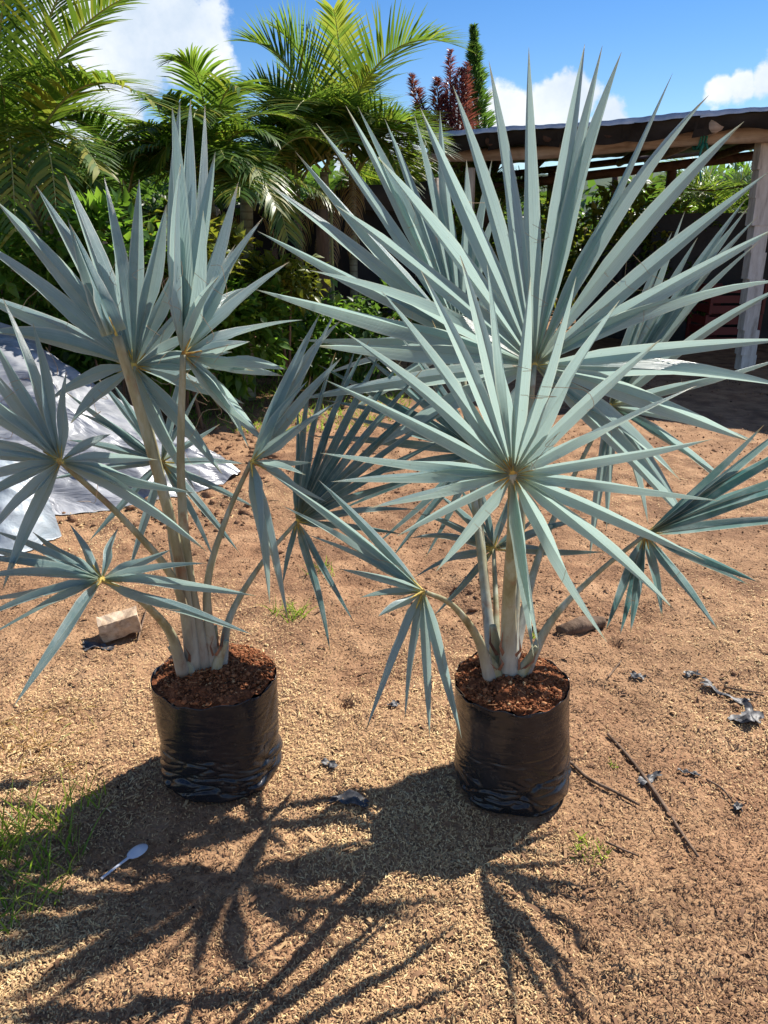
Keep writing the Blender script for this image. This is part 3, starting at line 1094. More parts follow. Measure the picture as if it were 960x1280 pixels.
# fan leaning towards the viewer
fan_leaf(rp, (641, 592), 1.62, [b(.006, -.015), (636, 760, 1.80), (640, 670, 1.70)], [.044, .032, .022, .017],
         [(477, 364), (526, 338), (575, 319), (609, 331), (663, 346), (720, 346), (775, 375), (826, 424), (871, 482), (890, 549), (900, 626), (880, 700), (843, 763), (759, 803), (674, 812), (667, 820),
          (432, 416), (407, 475), (400, 566), (414, 602), (462, 635), (496, 670), (545, 714)], 0, -.25, .035, fibres=9, tone=0.85)
# rear fan over the shade cloth
fan_leaf(rp, (577, 425), 2.48, [b(-.03, .03), (602, 700, 2.05), (586, 560, 2.25)], [.030, .020, .015, .012],
         [(432, 132), (447, 133), (481, 149), (518, 144), (550, 138), (395, 154), (369, 189), (333, 229), (322, 289), (583, 200), (615, 200), (626, 248), (400, 470), (372, 425), (655, 300), (430, 520)],
         0, .2, .046, fibres=6, tone=0.7)
# side fan
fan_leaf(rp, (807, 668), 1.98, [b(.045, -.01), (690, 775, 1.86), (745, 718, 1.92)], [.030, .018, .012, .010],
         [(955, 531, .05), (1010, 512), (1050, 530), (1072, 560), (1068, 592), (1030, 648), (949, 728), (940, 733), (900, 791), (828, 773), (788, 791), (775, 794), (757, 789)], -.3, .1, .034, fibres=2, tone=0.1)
# drooping low fan between the pots
fan_leaf(rp, (529, 739), 1.64, [b(-.045, -.03), (598, 800, 1.78), (566, 757, 1.70)], [.032, .020, .012, .009],
         [(457, 914), (506, 901), (537, 922), (577, 923), (472, 771, -.05), (450, 747), (423, 711), (338, 592), (353, 632), (370, 617), (383, 668), (398, 600)], .1, .5, .030, fibres=4, tone=0.75)
# rear fan on the shed side
fan_leaf(rp, (762, 507), 2.50, [b(.02, .03), (672, 700, 2.1), (715, 600, 2.3)], [.026, .018, .013, .010],
         [(933, 248), (937, 257), (926, 272), (948, 270), (949, 302), (872, 297), (856, 264), (840, 290), (986, 356), (988, 445), (945, 552), (912, 613), (907, 600), (860, 658),
          (810, 655), (737, 698), (758, 662), (745, 600)], 0, .3, .038, fibres=8, tone=0.65)
# short rear fan low down
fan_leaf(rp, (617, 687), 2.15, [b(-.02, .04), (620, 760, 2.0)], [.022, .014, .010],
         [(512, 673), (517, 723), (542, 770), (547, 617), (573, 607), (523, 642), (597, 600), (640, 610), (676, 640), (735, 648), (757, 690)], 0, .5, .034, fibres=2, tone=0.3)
# rear fan hidden behind the front one
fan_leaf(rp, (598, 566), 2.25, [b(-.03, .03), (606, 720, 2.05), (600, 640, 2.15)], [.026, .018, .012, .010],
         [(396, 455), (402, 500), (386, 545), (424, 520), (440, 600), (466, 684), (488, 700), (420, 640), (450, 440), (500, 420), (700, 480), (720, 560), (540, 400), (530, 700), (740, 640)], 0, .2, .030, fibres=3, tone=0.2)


# ------------------------------------------------------------------ feather palms behind
def feather_frond(p0, p1, p2, n=34, pl=.42, pw=.026, droop=.5, vee=.35, yellow=0.0, nst=4):
    """arching frond p0 -> p2 over p1; returns MB of leaflets with rachis"""
    P = [p0.lerp(p1, t).lerp(p1.lerp(p2, t), t) for t in [i / 40 for i in range(41)]]
    V, Q, A = [], [], []
    nq = 0
    for i in range(n):
        t = .16 + .84 * (i + .5) / n
        k = min(39, int(t * 40))
        c = P[k].lerp(P[k + 1], t * 40 - k)
        tg = (P[k + 1] - P[k]).normalized()
        up = Vector((0, 0, 1))
        sd = tg.cross(up)
        if sd.length < .05:
            sd = Vector((1, 0, 0))
        sd.normalize()
        nu = sd.cross(tg).normalized()
        ln = pl * (.45 + .75 * math.sin(math.pi * min(1, .15 + t * .8))) * random.uniform(.85, 1.1)
        fw = .45 + .65 * t
        for sg in (-1, 1):
            d = (sd * sg + tg * (fw + random.uniform(-.12, .12)) + nu * (vee + random.uniform(-.15, .15))).normalized()
            wv = d.cross(nu).normalized()
            q = c.copy()
            st = ln / nst
            tint = max(0, min(1, random.gauss(.38, .28) + yellow))
            b0 = len(V)
            for s in range(nst + 1):
                u = s / nst
                hw = pw * .5 * (.55 + 1.4 * u if u < .32 else (1 - (u - .32) / .68) ** .8) if s < nst else .0006
                V.append(q - wv * hw)
                V.append(q + wv * hw)
                A += [tint, tint]
                d = (d + Vector((0, 0, -1)) * (droop * .32 * (.3 + u))).normalized()
                q = q + d * st
            for s in range(nst):
                a = b0 + s * 2
                Q.append((a, a + 1, a + 3, a + 2))
    mb = MB()
    mb.v, mb.f, mb.a, mb.uv = [tuple(v) for v in V], Q, A, [(0, 0)] * len(V)
    return mb, P


def feather_palm(name, label, base, stems, fronds, mat='areca', group='feather palms behind the pots'):
    root = empty(name, base)
    tag(root, label, 'palm', group)
    for (pts, r0, r1) in stems:
        mb = MB()
        mb.tube(pts, [r0, r1], n=14, k=9)
        mb.build('stem', 'palm_trunk', root)
    for (p0, p1, p2, kw) in fronds:
        mb, P = feather_frond(p0, p1, p2, **kw)
        fr = mb.build('frond', mat, root)
        m2 = MB()
        m2.tube(P[::4], [.013, .003], n=14, k=5, caps=False)
        m2.build('rachis', 'rachis', fr)
    for (pts, r0, r1) in stems[:2]:
        c = Vector(pts[-1])
        for _ in range(2):
            a = random.uniform(0, 6.28)
            h = Vector((math.cos(a), math.sin(a), 0))
            mb, P = feather_frond(c + Vector((0, 0, -.12)), c + h * .3 + Vector((0, 0, -.15)), c + h * .42 + Vector((0, 0, -.85)), n=26, pl=.22, pw=.014, droop=2.2, vee=.0)
            fr = mb.build('dead_frond', 'drygrass', root)
            fr['label'] = 'brown dead frond hanging down'
    return root


def crown(c, n, L, kw, az=(0, 6.28), el=(.25, 1.25), low=.0):
    out = []
    for i in range(n):
        a = az[0] + (az[1] - az[0]) * (i + random.uniform(.1, .9)) / n
        e = random.uniform(*el)
        l = L * random.uniform(.75, 1.15)
        h = Vector((math.cos(a), math.sin(a), 0))
        p1 = c + h * (l * .5 * math.cos(e)) + Vector((0, 0, l * .62 * math.sin(e) + .1))
        p2 = c + h * (l * (.55 + .45 * math.cos(e))) + Vector((0, 0, l * (math.sin(e) * .75 - .28) + low))
        k = dict(kw)
        k['yellow'] = kw.get('yellow', 0) + random.uniform(-.12, .14)
        out.append((c + Vector((random.uniform(-.05, .05), random.uniform(-.05, .05), random.uniform(-.25, .05))), p1, p2, k))
    return out


def E(p0, p1, p2, Y, Y2=None, **kw):
    Y2 = Y if Y2 is None else Y2
    return (at(*p0, Y), at(*p1, (Y + Y2) / 2), at(*p2, Y2), kw)


def stemto(px, py, Y, x0, r0=.055, r1=.035, lean=0.0):
    top = at(px, py, Y)
    bs = Vector((x0, Y, -.05))
    return ([bs, bs.lerp(top, .5) + Vector((lean, 0, 0)), top], r0, r1)


KW = dict(n=48, pl=.40, pw=.024, droop=.42, vee=.35)
# dense golden palm on the far side of the silver film
Y = 6.6
ax = at(20, 250, Y)
feather_palm('feather_palm', 'dense golden-green feather palm clump behind the silver plastic film', (ax.x, Y, 0),
             [stemto(8, 250, Y, ax.x - .1), stemto(36, 200, Y - .1, ax.x + .15), stemto(60, 260, Y + .2, ax.x + .4), stemto(-40, 220, Y, ax.x - .45)],
             [E((40, 190), (95, 55), (192, 128), Y, Y - .7, n=44, pl=.36, pw=.036, droop=.35, vee=.3, yellow=.25),
              E((30, 170), (70, 30), (168, -8), Y, Y - .3, n=40, pl=.36, pw=.030, droop=.3, vee=.25, yellow=.05),
              E((20, 150), (60, 0), (120, -90), Y, Y - .3, **KW), E((10, 170), (10, 20), (60, -110), Y, Y, **KW),
              E((0, 180), (-10, 40), (20, -90), Y, Y - .5, **KW), E((-10, 160), (-60, 20), (-90, 60), Y, Y - .3, **KW),
              E((30, 210), (80, 120), (125, 215), Y, Y - .6, n=34, pl=.3, pw=.03, droop=.5, vee=.3, yellow=.2),
              E((20, 200), (60, 100), (70, 260), Y, Y - .9, n=36, pl=.34, pw=.03, droop=.6, vee=.2, yellow=.1),
              E((0, 190), (10, 80), (20, 290), Y, Y - 1.0, n=36, pl=.34, pw=.03, droop=.6, vee=.2, yellow=.2),
              E((50, 230), (110, 190), (150, 260), Y, Y - .3, n=30, pl=.28, pw=.03, droop=.4, vee=.2),
              E((10, 210), (-30, 130), (-40, 280), Y, Y - .6, n=34, pl=.34, pw=.03, droop=.6, vee=.2)]
             + crown(at(15, 190, Y), 8, 1.15, KW, el=(.1, 1.1)) + crown(at(50, 260, Y + .2), 5, .9, KW) + crown(at(-45, 200, Y), 6, 1.2, KW))
# slim dark palm
Y = 7.6
ax = at(165, 260, Y)
feather_palm('feather_palm', 'small dark feather palm between the golden clump and the drooping clump', (ax.x, Y, 0),
             [stemto(160, 250, Y, ax.x)],
             crown(at(160, 225, Y), 8, .95, dict(KW, pl=.34), el=(.2, 1.0)) + crown(at(165, 290, Y), 5, .8, dict(KW, pl=.3), el=(-.1, .7)), 'areca_dark')
# drooping clump
Y = 7.2
ax = at(318, 330, Y)
KD = dict(n=42, pl=.34, pw=.026, droop=.75, vee=.25)
feather_palm('feather_palm', 'leafy drooping feather palm clump with pale ringed stems before the dark cloth', (ax.x, Y, 0),
             [stemto(308, 245, Y, gnd(332, 470).x * .98, .075, .055), stemto(262, 240, Y + .2, ax.x - .3, .05, .035), stemto(225, 230, Y + .3, ax.x - .55, .045, .035)],
             [E((262, 240), (262, 70), (222, 75), Y, Y - .3, **KD), E((262, 230), (270, 90), (300, 110), Y, Y - .4, **KD), E((262, 240), (215, 110), (196, 130), Y, Y - .4, **KD),
              E((262, 240), (300, 140), (345, 260), Y, Y - .7, **dict(KD, yellow=.15)), E((305, 250), (330, 160), (360, 300), Y, Y - .5, **dict(KD, yellow=.2)),
              E((262, 240), (240, 110), (195, 210), Y, Y - .5, **KD)]
             + crown(at(262, 215, Y), 10, .95, KD, el=(.1, 1.25)) + crown(at(308, 225, Y), 8, .85, dict(KD, yellow=.1), el=(0, 1.1)) + crown(at(225, 220, Y + .3), 6, .85, KD))
# tall palm with the long arching frond
Y = 8.6
ax = at(412, 330, Y)
KT = dict(n=50, pl=.52, pw=.026, droop=.28, vee=.3)
feather_palm('feather_palm', 'tall feather palm with a long arching frond and one yellowing frond', (ax.x, Y, 0),
             [stemto(405, 215, Y, ax.x, .06, .045), stemto(440, 205, Y + .2, ax.x + .25, .05, .04), stemto(370, 230, Y, ax.x - .3, .05, .04)],
             [E((425, 190), (462, 30), (556, 52), Y, Y - .6, n=52, pl=.62, pw=.028, droop=.22, vee=.2, yellow=.02),
              E((424, 190), (430, 70), (417, 12), Y, Y - .3, n=30, pl=.34, pw=.034, droop=.3, vee=.3, yellow=.62),
              E((424, 190), (440, 120), (462, 88), Y, Y - .4, n=20, pl=.22, pw=.03, droop=.5, vee=.2, yellow=.6),
              E((405, 200), (375, 60), (314, 52), Y, Y - .3, **KT), E((400, 200), (350, 90), (300, 120), Y, Y - .5, **KT), E((410, 200), (395, 70), (352, 40), Y, Y - .2, **KT),
              E((430, 200), (490, 110), (535, 180), Y, Y - .5, **KT), E((430, 200), (470, 130), (500, 220), Y, Y - .6, **dict(KT, yellow=.2)),
              E((400, 210), (350, 150), (315, 220), Y, Y - .5, **KT)]
             + crown(at(408, 185, Y), 15, 1.15, dict(KT, pl=.45), el=(.1, 1.2)) + crown(at(440, 190, Y + .2), 10, 1.0, dict(KT, pl=.4), el=(.1, 1.1)) + crown(at(370, 205, Y), 10, .95, dict(KT, pl=.4, yellow=.1)))
# pale palm seen over the cloth beside the shed
Y = 11.5
ax = at(520, 250, Y)
feather_palm('feather_palm', 'pale yellow-green feather palm peeping over the cloth beside the shed', (ax.x, Y, 0),
             [stemto(520, 260, Y, ax.x)], crown(at(512, 245, Y), 13, 1.1, dict(KW, yellow=.3), el=(.1, 1.1)) + crown(at(470, 255, Y), 8, .9, dict(KW, yellow=.2)))
# palms beyond the shed
Y = 13.0
for (px, py, lab, n_, L_) in [(900, 262, 'feather palm seen through the shed beside its pale post', 14, 1.6), (620, 262, 'feather palm standing beyond the middle of the shed', 12, 1.3)]:
    ax = at(px, py, Y)
    feather_palm('feather_palm', lab, (ax.x, Y, 0), [stemto(px, py + 10, Y, ax.x)],
                 crown(at(px, py, Y), n_, L_, dict(KW, pl=.5, yellow=.05), el=(.0, 1.2)) + crown(at(px, py + 50, Y), 10, L_, dict(KW, pl=.5), el=(-.2, .6)))


# ------------------------------------------------------------------ shrubs
def leafy(c, rad, n, size, aspect=.45, droop=.2, shell=.5):
    V, Q, A = [], [], []
    cl = [Vector((random.gauss(0, .45), random.gauss(0, .45), random.gauss(0, .45))) for _ in range(max(6, n // 60))]
    for i in range(n):
        q = random.choice(cl) + Vector((random.gauss(0, .2), random.gauss(0, .2), random.gauss(0, .2)))
        if q.length > 1.15:
            q *= 1.15 / q.length * random.uniform(.7, 1)
        p = c + Vector((q.x * rad[0], q.y * rad[1], q.z * rad[2]))
        d = (q * .8 + Vector((random.gauss(0, .6), random.gauss(0, .6), random.gauss(.1, .5) - droop))).normalized()
        w = d.cross(Vector((random.gauss(0, .4), random.gauss(0, .4), 1))).normalized()
        nn = w.cross(d)
        L = size * random.uniform(.6, 1.25)
        h = L * aspect * .5
        b0 = len(V)
        V += [p, p + d * L * .4 - w * h + nn * h * .4, p + d * L * .45, p + d * L * .4 + w * h + nn * h * .4, p + d * L - nn * L * .15]
        Q += [(b0, b0 + 2, b0 + 1), (b0, b0 + 3, b0 + 2), (b0 + 1, b0 + 2, b0 + 4), (b0 + 2, b0 + 3, b0 + 4)]
        A += [max(0, min(1, random.gauss(.42, .22)))] * 5
    mb = MB()
    mb.v, mb.f, mb.a, mb.uv = [tuple(v) for v in V], Q, A, [(0, 0)] * len(V)
    return mb


def shrub(label, px, py, Y, rx, rz, n, size, mat='shrub', aspect=.5, cat='shrub', name='shrub', group='shrubs round the yard', ry=None, trunk=.016):
    c = at(px, py, Y)
    root = empty(name, (c.x, Y, 0))
    tag(root, label, cat, group)
    mb = leafy(c, (rx, ry or rx * .7, rz), n, size, aspect)
    mb.build('crown', mat, root)
    mb = MB()
    for k in range(2):
        e = c + Vector((random.uniform(-.6, .6) * rx, random.uniform(-.4, .4) * rx, random.uniform(-.2, .5) * rz))
        g = Vector((c.x + random.uniform(-.12, .12), Y + random.uniform(-.1, .1), -.04))
        mb.tube([g, g.lerp(e, .5) + Vector((0, 0, .1)), e], [trunk, trunk * .4], n=8, k=6)
    mb.build('trunk', 'bark', root)
    return root


S = 0.1
shrub('bright green broad-leaved bush behind the silver film heap, beside the golden palm', 20, 385, 6.2, .55, .5, 1100, .13)
shrub('bright green round-leaved bush behind the middle of the silver film', 105, 385, 6.9, .55, .55, 1100, .12)
shrub('green leafy bush at the foot of the small dark palm', 185, 370, 7.4, .6, .6, 1000, .12)
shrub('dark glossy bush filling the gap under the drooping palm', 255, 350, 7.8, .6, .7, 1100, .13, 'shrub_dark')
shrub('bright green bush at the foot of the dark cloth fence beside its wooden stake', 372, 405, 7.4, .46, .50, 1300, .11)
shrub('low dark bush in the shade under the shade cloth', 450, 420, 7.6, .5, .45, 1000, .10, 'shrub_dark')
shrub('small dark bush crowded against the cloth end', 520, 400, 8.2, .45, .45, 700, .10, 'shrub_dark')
shrub('dense dark green tree behind the golden palm clump', 40, 275, 11.2, 1.6, 1.1, 2200, .20, 'shrub_dark', name='tree', cat='tree', group='dark trees at the yard edge', trunk=.08)
shrub('dense dark green tree behind the drooping palm clump', 220, 272, 11.4, 1.5, .95, 2200, .20, 'shrub_dark', name='tree', cat='tree', group='dark trees at the yard edge', trunk=.08)
shrub('low dark tree behind the tall arching palm', 350, 285, 11.6, 1.2, .65, 1500, .18, 'shrub_dark', name='tree', cat='tree', group='dark trees at the yard edge', trunk=.08)
shrub('yellow-green hedge bush seen through the shed, beside the dark inner post', 700, 330, 12.5, .95, .95, 1500, .17, 'shrub_yellow')
shrub('yellow-green bush beyond the shed next to its red-brown inner post', 790, 315, 12.0, .9, .85, 1500, .17, 'shrub_yellow')
shrub('dark bush in the depth of the shed', 640, 350, 11.6, .9, .8, 1200, .15, 'shrub_dark')
shrub('leafy green bush in the shed behind the red crates', 850, 330, 11.6, .7, .8, 1200, .15)
shrub('olive bush under the end of the shed roof beside the pale stake', 555, 300, 10.6, .5, .8, 1000, .13, 'shrub_yellow')
shrub('broad dark tree closing the view behind the shed', 760, 300, 17.0, 3.2, 1.15, 2200, .30, 'shrub_dark', name='tree', cat='tree', group='dark trees at the yard edge', trunk=.1)
shrub('tall thin-leaved tree beyond the shed by the pale post', 935, 255, 16.0, 1.4, 1.2, 1200, .26, 'shrub', name='tree', cat='tree', group='dark trees at the yard edge', trunk=.08)
shrub('dark tree standing behind the cloth fence beyond the pale palm', 470, 300, 14.0, 1.7, 1.0, 1600, .26, 'shrub_dark', name='tree', cat='tree', group='dark trees at the yard edge', trunk=.08)


for (px, py, Yt, rx, rz, lab) in [(-60, 300, 13.5, 2.2, 1.3, 'far dark tree closing the view beyond the golden palm'), (120, 300, 14.5, 2.2, 1.2, 'far dark tree closing the view beyond the small dark palm'),
                              (300, 300, 15.0, 2.2, 1.2, 'far dark tree closing the view beyond the pale ringed stems'), (420, 300, 16.5, 2.4, 1.2, 'far dark tree behind the cloth fence below the tall palm'),
                              (590, 300, 18.0, 2.4, 1.2, 'far dark tree beyond the shed, beneath the red plumed plant'), (880, 300, 19.0, 3.0, 1.3, 'far dark tree seen low through the shed')]:
    shrub(lab, px, py, Yt, rx, rz, 2600, .32, 'shrub_dark', name='tree', cat='tree', group='dark trees at the yard edge', trunk=.1)
shrub('light green bush crowding over the top edge of the silver film', 40, 335, 5.9, .5, .42, 1100, .12)
shrub('light green bush rising behind the widest fan of the smaller palm', 140, 338, 5.9, .42, .42, 1000, .12)
shrub('yellow-green bush in the sun below the drooping palm fronds', 225, 318, 6.2, .42, .36, 900, .12, 'shrub_yellow')
shrub('yellow-green bush in the sun between the ringed stems and the stake', 345, 345, 6.9, .36, .34, 800, .11, 'shrub_yellow')
shrub('light green bush between the silver film and the ringed palm stems', 280, 408, 6.6, .48, .46, 1300, .12)
shrub('lime green low bush behind the two folded upright leaves', 205, 415, 6.2, .42, .42, 1200, .11, 'shrub')
shrub('pale lime bush between the film heap and the small dark palm', 130, 415, 6.1, .42, .40, 1100, .11, 'shrub')

# strap-leaved clumps and tufts
def tuft(name, label, centre, rad, n, Lr, w, mat, cat, group=None, spread=.5, kind=None, flip=.6, ell=1.0):
    V, Q, A = [], [], []
    for i in range(n):
        a, q = random.uniform(0, 6.28), math.sqrt(random.random()) * rad
        x, y = centre[0] + math.cos(a) * q, centre[1] + math.sin(a) * q * ell
        p = Vector((x, y, float(gheight(np.array([x]), np.array([y]))[0]) - .004))
        b = random.uniform(0, 6.28)
        d = Vector((math.cos(b) * spread * random.random() * 1.5, math.sin(b) * spread * random.random() * 1.5, 1)).normalized()
        L = random.uniform(*Lr)
        wv = d.cross(Vector((random.gauss(0, 1), random.gauss(0, 1), .1))).normalized()
        b0 = len(V)
        t_ = max(0, min(1, random.gauss(.55, .25)))
        h = Vector((math.cos(b), math.sin(b), -.9))
        m = 6
        for s in range(m + 1):
            u = s / m
            hw = w * .5 * (1 - u ** 1.6) + .0003
            V += [p - wv * hw, p + wv * hw]
            A += [t_, t_]
            d = (d + h * (flip * .25 * u)).normalized()
            p = p + d * (L / m)
        for s in range(m):
            a0 = b0 + s * 2
            Q.append((a0, a0 + 1, a0 + 3, a0 + 2))
    mb = MB()
    mb.v, mb.f, mb.a, mb.uv = [tuple(v) for v in V], Q, A, [(0, 0)] * len(V)
    o = mb.build(name, mat, None, Vector((centre[0], centre[1], 0)))
    return tag(o, label, cat, group, kind)


for (px, py, lab) in [(275, 462, 'strap-leaved green plant under the drooping palm stems'), (335, 468, 'strap-leaved green clump between the two pale palm stems'),
                      (395, 470, 'strap-leaved clump at the foot of the wooden stake'), (430, 475, 'dark strap-leaved clump under the cloth')]:
    g = gnd(px, py)
    tuft('strap_plant', lab, (g.x, g.y), .22, 130, (.3, .6), .022, 'shrub', 'plant', 'strap-leaved clumps by the fence', .6)
g = gnd(34, 1092)
tuft('grass_tuft', 'lush green grass tuft growing beside the plastic spoon', (g.x - .05, g.y), 0.17, 300, (.05, .17), .0042, 'grass', 'grass', None, .7, ell=1.25)
g = gnd(105, 1000)
tuft('grass_tuft', 'thin outlying green blades between the lush tuft and the leaning bag', (g.x, g.y), .06, 26, (.06, .13), .004, 'grass', 'grass', None, .5)
for (px, py, rd, n_, lr, lab) in [(362, 768, .07, 70, (.04, .11), 'small green tuft behind the leaning bag under the hanging leaflets'),
                                  (400, 715, .08, 50, (.03, .08), 'sparse grass tuft beyond the hanging leaflets'),
                                  (738, 1062, .05, 55, (.015, .045), 'tiny grass sprig in front of the upright bag'),
                                  (768, 955, .012, 14, (.015, .03), 'tiny seedling between the two dry sticks'),
                                  (667, 800, .015, 14, (.02, .05), 'yellowish sprout just behind the upright bag')]:
    g = gnd(px, py)
    tuft('grass_tuft', lab, (g.x, g.y), rd, n_, lr, .0035, 'grass', 'grass', 'small grass sprigs', .8)
for (px, py, lab) in [(60, 905, 'dry straw wisps lying beyond the lush tuft'), (30, 960, 'dead pale grass lying around the lush tuft')]:
    g = gnd(px, py)
    tuft('dry_grass', lab, (g.x, g.y), .16, 60, (.05, .13), .003, 'drygrass', 'grass', None, 1.6, flip=1.2)
g = gnd(365, 505)
tuft('lawn_grass', 'thin yellow-green grass growing on the soil between the film heap and fence', (g.x, g.y), 1.1, 1500, (.04, .12), .008, 'grass', 'grass', None, .8, kind='stuff', ell=1.0)


# ------------------------------------------------------------------ columnar tree and red plant
def plume(mb, base, top, r0, n, L, w, prof, up=.5, tintc=.4):
    for i in range(n):
        t = random.random() ** .85
        c = base.lerp(top, t)
        a = random.uniform(0, 6.28)
        rr = r0 * prof(t)
        h = Vector((math.cos(a), math.sin(a), 0))
        d = (h + Vector((0, 0, up + random.uniform(-.3, .3)))).normalized()
        ln = L * (.22 + .9 * prof(t)) * random.uniform(.7, 1.2)
        p = c + h * rr * random.uniform(.2, .75)
        wv = d.cross(Vector((random.gauss(0, 1), random.gauss(0, 1), random.gauss(0, 1)))).normalized()
        tint = max(0, min(1, random.gauss(tintc, .25)))
        b0 = len(mb.v)
        for s in range(4):
            u = s / 3
            hw = w * .5 * (1 - u) + .0008
            mb.v += [tuple(p - wv * hw), tuple(p + wv * hw)]
            mb.uv += [(0, 0)] * 2
            mb.a += [tint] * 2
            d = (d + Vector((0, 0, -.16))).normalized()
            p = p + d * ln / 3
        for s in range(3):
            a0 = b0 + s * 2
            mb.f.append((a0, a0 + 1, a0 + 3, a0 + 2))


Y = 13.5
top, base = at(592, 32, Y), at(598, 240, Y)
root = empty('columnar_tree', (base.x, Y, 0))
tag(root, 'narrow columnar evergreen tree rising behind the shed roof', 'tree')
mb = MB()
plume(mb, base, top, .50, 3600, .26, .024, lambda t: max(.05, (1 - t) ** .8) * (.8 + .2 * math.sin(t * 47)), 1.0, .5)
mb.build('crown', 'conifer', root)
mb = MB()
mb.tube([Vector((base.x, Y, -.1)), base, top], [.08, .05, .01], n=12, k=7)
mb.build('trunk', 'bark', root)
Y = 12.8
b0 = at(550, 215, Y)
root = empty('red_plumed_plant', (b0.x, Y, 0))
tag(root, 'dark red plumed plant standing beside the columnar tree', 'plant')
for (tx, ty, bx, by, r, n_, tc) in [(513, 92, 538, 180, .14, 420, .2), (521, 128, 540, 185, .2, 420, .1), (546, 97, 550, 185, .16, 420, .4), (563, 62, 562, 180, .13, 460, .75),
                                    (575, 85, 570, 185, .22, 600, .55), (555, 120, 556, 195, .28, 600, .5), (583, 78, 580, 185, .16, 420, .5)]:
    mb = MB()
    plume(mb, at(bx, by, Y + random.uniform(-.2, .2)), at(tx, ty, Y), r, n_, .2, .018, lambda t: max(.06, (1 - t) ** .6), .9, tc)
    pl = mb.build('plume', 'redleaf', root)
    m2 = MB()
    m2.tube([Vector((b0.x, Y, -.05)), at(bx, by, Y), at(tx, ty, Y)], [.03, .018, .004], n=10, k=5)
    m2.build('stalk', 'bark', pl)

# ------------------------------------------------------------------ shade cloth fence
A0, A1 = Vector((-3.1, 9.0, 0)), Vector((.62, 9.0, 0))
root = empty('cloth_fence', (-2.2, 9.0, 0))
tag(root, 'black shade cloth fence sagging between wooden posts behind the palms', 'fence')
nx_, nz_ = 90, 16


def ztop(x):
    return 1.70 + .32 * (x + 1.6) / 2.2 if x > -1.6 else 1.70 + .03 * math.sin(x * 3)


V = []
for j in range(nz_):
    for i in range(nx_):
        x = A0.x + (A1.x - A0.x) * i / (nx_ - 1)
        u = j / (nz_ - 1)
        zz = .62 + (ztop(x) - .62) * u + .04 * math.sin(x * 2.3) * (1 - u)
        V.append((x, 9.0 + .05 * math.sin(x * 7 + u * 3) + (float(fbm(np.array([x * 2.]), np.array([u * 4]), 1, 3)[0]) - .5) * .18, zz))
ii = np.arange(nx_ * nz_).reshape(nz_, nx_)
Qs = np.stack([ii[:-1, :-1], ii[:-1, 1:], ii[1:, 1:], ii[1:, :-1]], -1).reshape(-1, 4)
mk('shade_cloth', V, Qs, 'shade_cloth', root)
# folded black top band
V = []
for i in range(nx_):
    x = A0.x + (A1.x - A0.x) * i / (nx_ - 1)
    hgt = .10 + .16 * max(0, min(1, (x + 1.3) / 1.2))
    for q in range(5):
        u = q / 4
        V.append((x, 8.86 + .03 * math.sin(x * 6 + u) - .03 * math.sin(u * 3.1), ztop(x) + .04 - u * hgt - .03 * math.sin(x * 5)))
ii = np.arange(nx_ * 5).reshape(nx_, 5)
Qs = np.stack([ii[:-1, :-1], ii[1:, :-1], ii[1:, 1:], ii[:-1, 1:]], -1).reshape(-1, 4)
mk('top_band', V, Qs, 'black_sheet', root)
for x in (-3.0, -1.75, -.62, .55):
    mb = MB()
    mb.tube([(x, 8.78, -.1), (x + random.uniform(-.04, .04), 8.78, 1.0), (x + random.uniform(-.05, .05), 8.78, ztop(x) + .02)], [.055, .045], n=8, k=8)
    mb.build('post', 'pole_wood', root)

# tall yellow bamboo stake and slim brown stems near the cloth
p0, p1 = gnd(408, 478), at(402, 262, 8.2)
mb = MB()
mb.tube([p0 + Vector((0, 0, -.05)), p1], [.07, .06], n=6, k=8)
mb.build('stake_tmp', 'bark')
o = bpy.data.objects['stake_tmp']
o.name = 'wooden_stake'
tag(o, 'brown wooden stake standing before the black cloth', 'stake')
mb = MB()
mb.tube([p0 + Vector((.1, -.1, -.05)), at(414, 262, 8.1)], [.018, .014], n=6, k=7)
o = mb.build('bamboo_cane', 'rachis')
tag(o, 'thin yellow bamboo cane beside the brown stake', 'cane')
g = gnd(358, 470)
mb = MB()
mb.tube([g + Vector((0, 0, -.05)), at(348, 390, g.y), at(342, 310, g.y)], [.075, .055, .04], n=12, k=9, wob=.05)
o = mb.build('dead_trunk', 'bark')
tag(o, 'slim purplish-brown dead trunk beside the pale palm stem', 'trunk')

# ------------------------------------------------------------------ shed
PA, PB = at(535, 196, 10.2), at(1040, 163, 8.5)
root = empty('pole_shed', (3.0, 10.5, 0))
tag(root, 'open pole shed with black plastic roof on a weathered log beam', 'shed')
mb = MB()
PE = PA.lerp(PB, 1.9)
mb.tube([PA, PA.lerp(PB, .35) + Vector((0, 0, -.03)), PA.lerp(PB, .7) + Vector((0, 0, .02)), PB, PE], [.065, .085, .09], n=40, k=12, wob=.03)
mb.build('front_beam', 'pole_wood', root)


def pole(name, pts, rad, mat):
    m_ = MB()
    m_.tube(pts, rad, n=12, k=10, wob=.03)
    return m_.build(name, mat, root)


